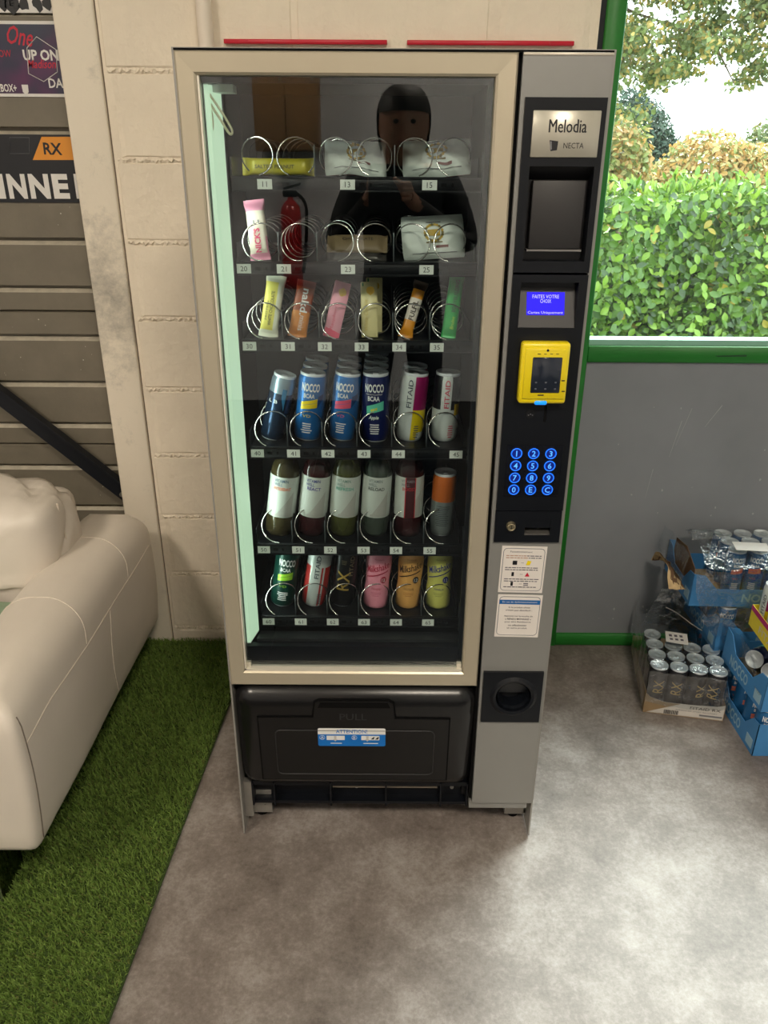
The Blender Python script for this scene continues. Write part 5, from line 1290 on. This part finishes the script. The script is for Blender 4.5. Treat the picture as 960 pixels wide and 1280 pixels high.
c2 = copy_tree(bc); fill(c2, (KX - .10, KY + .01, Z2 * 2 + .004), 7, 4, TWx + .06, .24, .0035, skip=[(0, 0), (0, 1), (0, 2), (0, 3), (1, 0), (1, 1), (1, 2), (1, 3)] + [(i, 0) for i in range(2, 7)], label='blue can in the top back tray', grp='cans in the top back tray')
fl2 = thing('shrink_wrap', 'crumpled clear plastic film draped over the blue trays', 'plastic film', (KX - .10, KY, Z2 * 2))
def wrapg(fn, nu, nv, name, par):
    mb = MB()
    def g(i, j):
        p = Vector(fn(i, j)); a = mnoise.noise(p * 14) * .014 + mnoise.noise(p * 38) * .005; return p + Vector((a, a, a * .8))
    mb.grid(g, nu, nv, 0); mb.build(name, m_film, par)
wrapg(lambda i, j: (KX - .07 + .44 * i, KY + .20 - .20 * j, Z2 * 2 + .172 + .02 * (1 - i) * math.sin(j * PI) - .035 * j * j), 26, 16, 'top_sheet', fl2)
wrapg(lambda i, j: (KX - .11 + .40 * i + .04 * j, KY - .006 - .02 * j, Z2 * 2 + .135 - (.16 + .05 * math.sin(i * 7)) * j), 26, 14, 'front_sheet', fl2)
wrapg(lambda i, j: (KX - .12 - .01 * j, KY + .02 + .22 * i, Z2 * 2 + .17 - .09 * j), 14, 10, 'side_sheet', fl2)
wrapg(lambda i, j: (KX - .06 + .10 * i, KY + .16 + .04 * j, Z2 * 2 + .155 + .03 * math.sin(j * PI) * (1 - i * .5)), 12, 8, 'bunched_end', fl2)
MB().prism([(KX + .02, KY + .03), (KX + .12, KY + .02), (KX + .13, KY + .075), (KX + .03, KY + .085)], Z2 * 2 + .186, Z2 * 2 + .187, 'z').build('pack_label', m_paper, fl2)
fl3 = thing('shrink_wrap', 'loose clear plastic film hanging over the upper front blue tray', 'plastic film', (BX, BYf + .14, Z2))
wrapg(lambda i, j: (BX - .010 + .012 * j, BYf + .02 + .30 * i, Z2 + .052 + .10 * i * j - .008 * (1 - j)), 16, 8, 'side_sheet', fl3)
wrapg(lambda i, j: (BX - .005 + .10 * i, BYf + .005 + .05 * j, Z2 + .03 + .045 * (1 - j) + .010 * math.sin(i * 6)), 10, 6, 'front_sheet', fl3)
# magenta and yellow tray leaning on the stack
m_mag = mat('magenta_card', (176, 26, 104), .5); m_yc = mat('yellow_card', (228, 206, 46), .5)
FX, FY, FZ = 1.055, .228, .300
ft = thing('drink_tray', 'magenta and yellow drink tray set askew on top of the stack', 'tray', (FX, FY, FZ), rz=-.05)
MB().box(.001, .239, .001, .299, .0005, .003).build('tray_floor', m_card, ft, local=True)
for ax, a, b, L in (('y', 0, .002, .24), ('y', .298, .30, .24), ('x', 0, .002, .30), ('x', .238, .24, .30)):
    mb = MB().prism([(0, .0005), (L, .0005), (L, .066), (0, .066)], a, b, ax, 0)
    if a == 0:
        e = -.0006
        if ax == 'x': mb.prism([(0, .050), (L, .050), (L, .0662), (0, .0662)], e, 0, 'x', 1); mb.text('FITAID', (e - .0003, L * .55, .026), .022, .13, 2, U=(0, -1, 0), V=(0, 0, 1))
        else: mb.prism([(0, .050), (L, .050), (L, .0662), (0, .0662)], e, 0, 'y', 1)
    mb.build('side_flap' if ax == 'x' else 'front_flap', [m_yc, m_mag, m_cardw], ft, local=True)
fc0 = can('white and magenta can standing in the magenta and yellow tray', .0282, .150, [W_, G_, pm((150, 22, 92), .3, .3), pm((232, 206, 20), .3, .3)], lambda t, a: (3 if t > .5 else 4) if -.1 < a < 1.4 or a < -2 else 0,
          lambda mb, R: mb.text('FITAID', (-.014, .09), .0105, .060, 2, wrap=R, bold=.015, rot=PI / 2), 'cans in the magenta and yellow tray')
Rf = Matrix.Rotation(-.05, 4, 'Z'); first = True
for j in range(5):
    for i in range(3):
        o = fc0 if first else copy_tree(fc0); first = False
        o['label'] = 'white and magenta can in the yellow tray, %s row, %s from machine side' % (ORD[j], ORD[i])
        o.location = Vector((FX, FY, FZ)) + Rf @ Vector((.035 + i * .058, .034 + j * .058, .0035)); o.rotation_euler = (0, 0, random.uniform(-.3, .3) - .5)
# ------------------------------------------------------------------ outside: lawn, hedge, trees
struct(MB().box(-14, 30, WALL_Y + .3, 60, -.5, -.35).build('ground_outside', mat('lawn', (92, 120, 60), .9, var=.2, vscale=3)))
def leaf_mesh(name, L, W, m, fold=.25):
    v = [(0, 0, 0), (W * .42, L * .3, fold * W * .4), (W * .5, L * .55, fold * W * .5), (W * .3, L * .82, fold * W * .2), (0, L, -.06 * L), (-W * .3, L * .82, fold * W * .2), (-W * .5, L * .55, fold * W * .5), (-W * .42, L * .3, fold * W * .4), (0, L * .5, 0)]
    return MB().add(v, [(0, 1, 8), (1, 2, 8), (2, 3, 8), (3, 4, 8), (4, 5, 8), (5, 6, 8), (6, 7, 8), (7, 0, 8)], 0, True).mesh(name, m)
m_leaf = [leafmat('laurel_leaf', (58, 96, 20), (100, 138, 38), .34, .22, 3), leafmat('laurel_leaf_pale', (108, 148, 42), (146, 174, 66), .36, .3, 3), leafmat('laurel_leaf_dark', (32, 62, 16), (54, 86, 26), .32, .2, 3), leafmat('laurel_leaf_yellow', (150, 134, 40), (172, 156, 60), .4, .3, 3)]
LV = np.array([(0, 0, 0), (.5, .45, .12), (.3, .82, .05), (0, 1, -.06), (-.3, .82, .05), (-.5, .45, .12), (0, .5, 0)]); LF = [(0, 1, 6), (1, 2, 6), (2, 3, 6), (3, 4, 6), (4, 5, 6), (5, 0, 6)]
def leaf_cloud(name, pos, nrm, L, W, mats, mi, parent, spread=.9, droop=.35):
    n = len(pos); nrm = nrm + RNG.normal(0, spread * .5, (n, 3)); nrm /= np.linalg.norm(nrm, axis=1)[:, None]
    d = RNG.normal(0, 1, (n, 3)); d[:, 2] -= droop; d -= nrm * (d * nrm).sum(1)[:, None]; d /= np.linalg.norm(d, axis=1)[:, None]
    s = np.cross(d, nrm); l = L * RNG.uniform(.7, 1.25, n); w_ = W * RNG.uniform(.7, 1.25, n)
    V = pos[:, None, :] + s[:, None, :] * (LV[None, :, 0:1] * w_[:, None, None]) + d[:, None, :] * (LV[None, :, 1:2] * l[:, None, None]) + nrm[:, None, :] * (LV[None, :, 2:3] * l[:, None, None])
    V = V.reshape(-1, 3); k = len(LV)
    F = [(a + i * k, b + i * k, c + i * k) for i in range(n) for a, b, c in LF]
    me = bpy.data.meshes.new(name); me.from_pydata(V.tolist(), [], F)
    for m in mats: me.materials.append(m)
    me.polygons.foreach_set('material_index', np.repeat(mi, len(LF)).astype(np.int32)); me.polygons.foreach_set('use_smooth', [True] * len(F)); me.update()
    o = bpy.data.objects.new(name, me); C.objects.link(o); o.parent = parent; o['kind'] = 'stuff'; return o
HY, HTOP = 4.5, 1.26
hedge = thing('laurel_hedge', 'clipped green laurel hedge seen through the window', 'hedge', (2.5, HY + .5, -.35)); off = np.array(hedge.location)
def lump(x, z): return .12 * math.sin(x * 2.1 + z) + .10 * math.sin(x * 5.3 - z * 3) + .10 * mnoise.noise(Vector((x * 1.7, z * 1.7, 4)))
core = MB().grid(lambda i, j: (-1 + 9 * i - off[0], HY + .28 + lump(-1 + 9 * i, j * 1.7) - off[1], -.1 + 1.36 * j), 90, 16, 0)
core.grid(lambda i, j: (-1 + 9 * i - off[0], HY + .28 + .9 * j + (1 - j) * lump(-1 + 9 * i, 1.7) - off[1], 1.26), 90, 4, 0)
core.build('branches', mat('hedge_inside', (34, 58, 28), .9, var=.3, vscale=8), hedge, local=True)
n = 22000; xs = RNG.uniform(-.4, 6.2, n); zs = -.05 + 1.40 * RNG.uniform(0, 1, n) ** .9
pos = np.array([(x, HY + lump(x, z + .4) + RNG.uniform(-.02, .25) + (.25 * max(0, z - 1.3) / .2), z) for x, z in zip(xs, zs)]); nr = np.tile(np.array([(-.1, -1, .35)]), (n, 1))
mi = RNG.choice([0, 1, 2, 3], n, p=[.56, .24, .19, .01])
leaf_cloud('foliage', pos - off, nr, .068, .040, m_leaf, mi, hedge, 1.0, .5)
# loose shoots standing above the cut
n = 5200; xs = RNG.uniform(-.4, 6.2, n); amp = np.array([.10 + .26 * max(0, mnoise.noise(Vector((x * 2.3, 0, 9)))) + .18 * max(0, mnoise.noise(Vector((x * 7, 3, 9)))) for x in xs])
zs = HTOP + amp * RNG.uniform(0, 1, n) * 1.3
pos = np.stack([xs, HY + .1 + RNG.uniform(0, .6, n), zs], 1); nr = np.stack([RNG.normal(0, .5, n), np.full(n, -.8), np.full(n, .5)], 1)
leaf_cloud('young_shoots', pos - off, nr, .085, .034, m_leaf, RNG.choice([0, 1, 2, 3], n, p=[.4, .54, .04, .02]), hedge, 1.0, -1.2)
# the largest leaves in view, one by one
lm = [leaf_mesh('leaf', .080, .047, m) for m in m_leaf]
rr = random.Random(21)
for k in range(290):
    x, z = rr.uniform(1.45, 3.15), rr.uniform(.25, 1.38)
    o = obj('leaf', lm[rr.choice((0, 0, 0, 1, 1, 2, 2, 0, 0, 3) if rr.random() < .25 else (0, 1, 2, 0))], hedge, (x - off[0], HY - .06 + lump(x, z + .4) + rr.uniform(-.04, .03) - off[1], z - off[2]))
    nv = Vector((rr.gauss(-.1, .4), -1, rr.gauss(.4, .35))).normalized(); d = Vector((rr.gauss(0, 1), 0, rr.gauss(-.5, .8))); d = (d - nv * d.dot(nv)).normalized(); s = d.cross(nv)
    o.rotation_euler = Matrix((s, d, nv)).transposed().to_euler()
def crown(name, label, cat, base, blobs, n, L, W, mats, p, trunk_h, tr=.12, limbs=(), grp=None, shell=.55):
    t = thing(name, label, cat, base, grp); bo = np.array(base)
    m_bark = mat('bark', (92, 78, 62), .9, var=.25, vscale=14)
    MB().tube([(0, 0, 0), (.05, 0, trunk_h * .5), (0, .05, trunk_h)], [tr, tr * .8, tr * .55], 10).build('trunk', m_bark, t, local=True)
    if limbs:
        for lmb in limbs: MB().tube(smooth_path([Vector(q) - Vector(base) for q in lmb], 4), [max(.006, .030 * (1 - k / (len(lmb) * 4 - 3))) for k in range((len(lmb) - 1) * 4 + 1)], 6).build('branch', m_bark, t, local=True)
    vol = np.array([b[3] * b[4] * b[5] for b in blobs]); pk = RNG.choice(len(blobs), n, p=vol / vol.sum()); P_ = []; N_ = []
    u = RNG.normal(0, 1, (n, 3)); u /= np.linalg.norm(u, axis=1)[:, None]; r = RNG.uniform(shell, 1.05, n) ** .6
    B = np.array(blobs)[pk]; pos = B[:, :3] + u * r[:, None] * B[:, 3:6]
    # clumps: pull leaves together in tufts
    nt = max(8, n // 40); ti = RNG.integers(0, nt, n); tc_ = pos[RNG.integers(0, n, nt)]; pos = pos * .45 + tc_[ti] * .55 if False else pos
    leaf_cloud('foliage', pos - bo, u, L, W, mats, RNG.choice(len(mats), n, p=p), t, 1.2, .3)
    return t
m_oak = [leafmat('oak_green', (109, 126, 70), (132, 142, 87), .5, .35, 2), leafmat('oak_yellow', (164, 141, 70), (179, 159, 92), .5, .4, 2), leafmat('oak_olive', (80, 97, 53), (100, 114, 67), .5, .3, 2)]
# overhanging oak boughs, high and near
rr = random.Random(8); blobs = []
for k in range(260):
    x = rr.uniform(1.6, 5.4); z = rr.uniform(1.9, 3.7)
    low = 2.30 + .08 * math.sin(x * 4) + (.12 if x > 4.1 else 0) if x > 3.05 else 1.85 + max(0, x - 2.6) * 1.0
    if z < low + .12: continue
    blobs.append((x, 8.4 + rr.uniform(-.6, .6), z, rr.uniform(.14, .32), .25, rr.uniform(.08, .2)))
limbs = [[(1.0, 8.8, 3.4), (2.0, 8.5, 3.3), (3.0, 8.4, 3.0), (4.2, 8.3, 2.75)], [(1.0, 8.8, 2.8), (1.9, 8.4, 2.9), (2.7, 8.3, 2.6), (3.1, 8.2, 2.4)], [(1.0, 8.8, 4.0), (3.0, 8.5, 3.9), (4.6, 8.4, 3.3), (5.4, 8.3, 2.6)], [(2.0, 8.5, 3.3), (2.4, 8.3, 2.7), (2.5, 8.2, 2.0)], [(3.0, 8.4, 3.0), (3.5, 8.3, 2.8), (3.8, 8.2, 2.4)]]
crown('oak_tree', 'oak tree with yellowing leaves hanging over the hedge', 'tree', (1.0, 8.8, -.35), blobs, 20000, .070, .044, m_oak, [.50, .24, .26], 5.2, .22, limbs, 'trees behind the hedge', .1)
m_aut = [leafmat('autumn_orange', (173, 132, 70), (186, 152, 94), .5, .35, 2), leafmat('autumn_green', (117, 132, 68), (139, 147, 84), .5, .3, 2), leafmat('autumn_straw', (171, 159, 100), (181, 171, 117), .5, .3, 2)]
crown('autumn_tree', 'round autumn tree with orange and yellow leaves behind the hedge', 'tree', (5.9, 13.6, -.35), [(5.7, 13.6, 1.25, .9, .8, .95), (6.5, 13.6, 1.15, .8, .8, .85), (5.1, 13.6, 1.0, .6, .7, .75)], 9000, .11, .065, m_aut, [.5, .25, .25], 1.2, .14, (), 'trees behind the hedge')
crown('autumn_tree', 'small yellow autumn tree at the edge of the window behind the hedge', 'tree', (3.5, 11.2, -.35), [(3.45, 11.2, 1.5, .5, .5, .75), (3.0, 11.2, 1.3, .6, .5, .7)], 5000, .10, .06, m_aut, [.4, .35, .25], 1.4, .10, (), 'trees behind the hedge')
m_con = [leafmat('conifer_blue', (52, 77, 63), (70, 94, 77), .6, .2, 2), leafmat('conifer_dark', (36, 58, 43), (52, 73, 55), .6, .2, 2)]
crown('dark_green_tree', 'dark blue-green bushy tree rising behind the yellow one', 'tree', (5.4, 17.2, -.35), [(5.4, 17.2, 2.2, .75, .7, .75), (5.2, 17.2, 2.75, .38, .4, .42), (5.8, 17.2, 1.7, .7, .7, .7)], 7000, .12, .05, m_con, [.55, .45], 2.0, .14, (), 'trees behind the hedge')
m_gt = [leafmat('ash_green', (80, 99, 53), (102, 117, 70), .5, .3, 2), leafmat('ash_yellow', (126, 122, 65), (144, 137, 82), .5, .3, 2)]
crown('green_tree', 'tall green tree standing beyond the orange one by the window edge', 'tree', (9.4, 18.5, -.35), [(9.2, 18.5, 1.5, 1.2, 1.0, 1.15), (10.8, 18.5, 1.6, 1.3, 1.0, 1.2)], 7000, .14, .085, m_gt, [.7, .3], 1.5, .16, (), 'trees behind the hedge')
crown('green_tree', 'pale green tree far behind the hedge, partly hidden by the machine', 'tree', (2.0, 14.6, -.35), [(1.4, 14.6, 2.0, 1.3, 1.0, 1.6), (2.5, 14.6, 1.6, .9, .8, 1.0)], 6000, .14, .085, m_gt, [.7, .3], 2.0, .16, (), 'trees behind the hedge')

# ------------------------------------------------------------------ lamps and what stands behind the photographer
m_led = mat('led_diffuser', (250, 240, 225), .5, emit=(255, 236, 208), estr=6.0)
for k, (x, y) in enumerate(LAMP_SPOTS):
    t = thing('ceiling_lamp', 'flat LED panel hanging from the ceiling ' + ('behind the photographer' if k == 0 else 'above the sofa side of the room'), 'lamp', (x, y, CEIL - .06))
    MB().rbox(x - .32, x + .32, y - .32, y + .32, CEIL - .055, CEIL - .005, .004, 1).build('housing', m_white, t)
    MB().box(x - .295, x + .295, y - .295, y + .295, CEIL - .058, CEIL - .0555).build('diffuser', m_led, t)
    area('lamp_light', (x, y, CEIL - .065), (0, 0, 0), .58, .58, LAMP_W, (1.0, .885, .73))
# wooden locker, fire extinguisher on the rear wall
RYs = REAR_Y
wc = thing('wall_cabinet', 'light brown wooden cabinet hung on the rear wall', 'cabinet', (-.60, RYs + .12, 1.60))
m_wood = mat('light_wood', (160, 122, 82), .55, var=.12, vscale=9)
MB().rbox(-.80, -.42, RYs + .001, RYs + .24, 1.62, 2.42, .004, 1).build('carcass', m_wood, wc)
for a, b in ((-.795, -.612), (-.608, -.425)):
    dd = MB().rbox(a, b, RYs + .2405, RYs + .258, 1.626, 2.414, .003, 1).build('door', m_wood, wc); MB().cyl(((a + b) / 2 + .07, RYs + .258, 2.0), ((a + b) / 2 + .07, RYs + .275, 2.0), .008, n=10).build('knob', m_steel, dd)
fe = thing('fire_extinguisher', 'red fire extinguisher hung on the rear wall below the wooden cabinet', 'fire extinguisher', (-.62, RYs + .09, .80))
mb = MB(); mb.T = Matrix.Translation((-.62, RYs + .09, .80)); mb.lathe([(.05, 0), (.062, .006), (.065, .02), (.065, .46), (.058, .50), (.035, .53), (.018, .545), (.018, .56)], 28); mb.T = None
mb.build('cylinder', mat('extinguisher_red', (176, 18, 22), .3), fe)
MB().rbox(-.665, -.575, RYs + .07, RYs + .11, 1.36, 1.40, .006, 2).build('valve', m_black, fe); MB().prism([(-.66, 1.40), (-.55, 1.43), (-.55, 1.445), (-.66, 1.415)], RYs + .08, RYs + .10).build('handle', m_black, fe)
MB().tube(smooth_path([Vector((-.575, RYs + .09, 1.38)), Vector((-.52, RYs + .10, 1.30)), Vector((-.53, RYs + .11, 1.05)), Vector((-.55, RYs + .11, .90))]), .010, 8).build('hose', m_matte, fe)
mb = MB().box(-.64, -.60, RYs + .001, RYs + .03, 1.15, 1.20); mb.build('bracket', m_steel, fe)

# the photographer, seen only as a reflection in the glass
px_, py_ = .055, -1.90
per = thing('person', 'person in dark clothes holding up a phone in both hands', 'person', (px_, py_, .016))
J = {'pelvis': (0, 0, .98), 'waist': (0, .0, 1.14), 'chest': (0, .01, 1.36), 'neck': (0, .02, 1.51), 'head0': (0, .05, 1.565), 'head1': (0, .06, 1.655), 'head2': (0, .045, 1.735), 'head3': (0, .04, 1.795),
     'hl': (-.10, 0, .93), 'kl': (-.12, .02, .52), 'al': (-.13, -.01, .09), 'tl': (-.14, .15, .035), 'hr': (.10, 0, .93), 'kr': (.12, .02, .52), 'ar': (.13, -.01, .09), 'tr': (.14, .15, .035),
     'sl': (-.18, .0, 1.47), 'el': (-.27, .10, 1.22), 'wl': (-.12, .33, 1.42), 'pl': (-.105, .385, 1.46), 'sr': (.18, .0, 1.47), 'er': (.27, .10, 1.22), 'wr': (.03, .33, 1.40), 'pr': (.0, .385, 1.44)}
Rd = {'pelvis': (.17, .12), 'waist': (.155, .11), 'chest': (.18, .13), 'neck': (.062, .064), 'head0': (.088, .105), 'head1': (.106, .138), 'head2': (.104, .132), 'head3': (.060, .078), 'hl': (.10, .10), 'kl': (.065, .065), 'al': (.045, .05), 'tl': (.042, .03),
      'hr': (.10, .10), 'kr': (.065, .065), 'ar': (.045, .05), 'tr': (.042, .03), 'sl': (.075, .07), 'el': (.05, .05), 'wl': (.031, .028), 'pl': (.036, .018), 'sr': (.075, .07), 'er': (.05, .05), 'wr': (.031, .028), 'pr': (.036, .018)}
Eg = [('pelvis', 'waist'), ('waist', 'chest'), ('chest', 'neck'), ('neck', 'head0'), ('head0', 'head1'), ('head1', 'head2'), ('head2', 'head3'), ('pelvis', 'hl'), ('hl', 'kl'), ('kl', 'al'), ('al', 'tl'), ('pelvis', 'hr'), ('hr', 'kr'), ('kr', 'ar'), ('ar', 'tr'),
      ('chest', 'sl'), ('sl', 'el'), ('el', 'wl'), ('wl', 'pl'), ('chest', 'sr'), ('sr', 'er'), ('er', 'wr'), ('wr', 'pr')]
# fingers: phone is held at x -.075..0, y .44 (lens side towards the machine)
for side, p0, sx in (('l', Vector((-.105, .385, 1.46)), 1), ('r', Vector((.0, .385, 1.44)), -1)):
    for k in range(4):
        a, b_ = side + 'f%da' % k, side + 'f%db' % k
        J[a] = tuple(p0 + Vector((-.018 * sx, .030, .022 - .017 * k))); J[b_] = tuple(p0 + Vector((.012 * sx, .056 - .004 * abs(k - 1), .022 - .017 * k)))
        Rd[a] = (.0095, .0095); Rd[b_] = (.008, .008); Eg += [('p' + side, a), (a, b_)]
    J[side + 'ta'] = tuple(p0 + Vector((.020 * sx, -.010, .022))); J[side + 'tb'] = tuple(p0 + Vector((.040 * sx, .004, .040))); Rd[side + 'ta'] = (.012, .012); Rd[side + 'tb'] = (.0095, .0095); Eg += [('p' + side, side + 'ta'), (side + 'ta', side + 'tb')]
keys = list(J); idx = {k: i for i, k in enumerate(keys)}
me = bpy.data.meshes.new('body'); me.from_pydata([J[k] for k in keys], [(idx[a], idx[b]) for a, b in Eg], []); me.update()
bo_ = bpy.data.objects.new('body', me); C.objects.link(bo_)
sk = bo_.modifiers.new('skin', 'SKIN')
for i, k in enumerate(keys): bo_.data.skin_vertices[0].data[i].radius = Rd[k]; bo_.data.skin_vertices[0].data[i].use_root = (k == 'pelvis')
sb = bo_.modifiers.new('sub', 'SUBSURF'); sb.levels = 2; sb.render_levels = 2
dg = bpy.context.evaluated_depsgraph_get(); me2 = bpy.data.meshes.new_from_object(bo_.evaluated_get(dg)); bpy.data.objects.remove(bo_)
m_skin = mat('skin', (176, 128, 102), .5); m_cloth = mat('dark_sweater', (26, 27, 30), .9); m_trs = mat('dark_trousers', (30, 32, 38), .9); m_hair = mat('dark_hair', (24, 19, 16), .6)
me2.materials.clear()
for m in (m_skin, m_cloth, m_trs, m_black): me2.materials.append(m)
for p in me2.polygons:
    c = p.center; p.use_smooth = True
    hand = c.y > .335 and c.z > 1.3
    p.material_index = 0 if hand or (c.z > 1.52 and abs(c.x) < .12) else (1 if c.z > .97 else (3 if c.z < .10 else 2))
obj('body', me2, per)
hd = Vector((0, .05, 1.735))
def headpt(u, v, k=1.0): 
    a, b = u * 2 * PI, v * PI
    return hd + Vector((.088 * k * math.sin(b) * math.cos(a), .108 * k * math.sin(b) * math.sin(a), .125 * k * math.cos(b)))
zt = max(v.co.z for v in me2.vertices); hf = [p for p in me2.polygons if (p.center.z > zt - .085) or (p.center.z > zt - .21 and p.center.y < .055)]
vi = sorted({i for p in hf for i in p.vertices}); mp = {i: k for k, i in enumerate(vi)}
MB().add([me2.vertices[i].co + me2.vertices[i].normal * .010 for i in vi], [tuple(mp[i] for i in p.vertices) for p in hf], 0, True).build('hair', m_hair, per, local=True)
yf = max(v.co.y for v in me2.vertices if v.co.z > 1.60); hd = Vector((0, yf - .104, zt - .125))
mb = MB()
mb.add([hd + Vector(p) for p in ((-.014, .100, -.035), (.014, .100, -.035), (0, .128, -.033), (0, .103, .012), (0, .104, -.045))], [(0, 2, 3), (2, 1, 3), (0, 4, 2), (4, 1, 2)], 0, True); mb.build('nose', m_skin, per, local=True)
for s in (-1, 1):
    mb = MB(); mb.T = Matrix.Translation(hd + Vector((s * .032, .094, .004))); mb.lathe([(.002, -.009), (.008, -.006), (.011, 0), (.008, .006), (.002, .009)], 12); mb.T = None; mb.build('eye', m_ink, per, local=True)
    MB().rbox(hd.x + s * .088 - .008, hd.x + s * .088 + .008, hd.y - .02, hd.y + .014, hd.z - .036, hd.z + .026, .006, 2).build('ear', m_skin, per, local=True)
MB().rbox(hd.x - .026, hd.x + .026, hd.y + .094, hd.y + .102, hd.z - .070, hd.z - .060, .003, 2).build('mouth', mat('lips', (150, 90, 82), .5), per, local=True)
ph = thing('phone', 'black smartphone held up in front of the person in dark clothes', 'phone', (CAM.x - .03, CAM.y - .012, CAM.z - .1))
MB().rbox(CAM.x - .062, CAM.x + .012, CAM.y - .0125, CAM.y - .0045, CAM.z - .128, CAM.z + .018, .003, 3).build('case', m_black, ph)
for k, (dx, dz) in enumerate(((0, -.022), (-.019, -.011))): MB().cyl((CAM.x + dx, CAM.y - .0045, CAM.z + dz), (CAM.x + dx, CAM.y - .0030, CAM.z + dz), .006, n=16).build('lens', m_matte, ph)

# bookkeeping: drop the helper property
for o in bpy.data.objects:
    if '_o' in o: del o['_o']
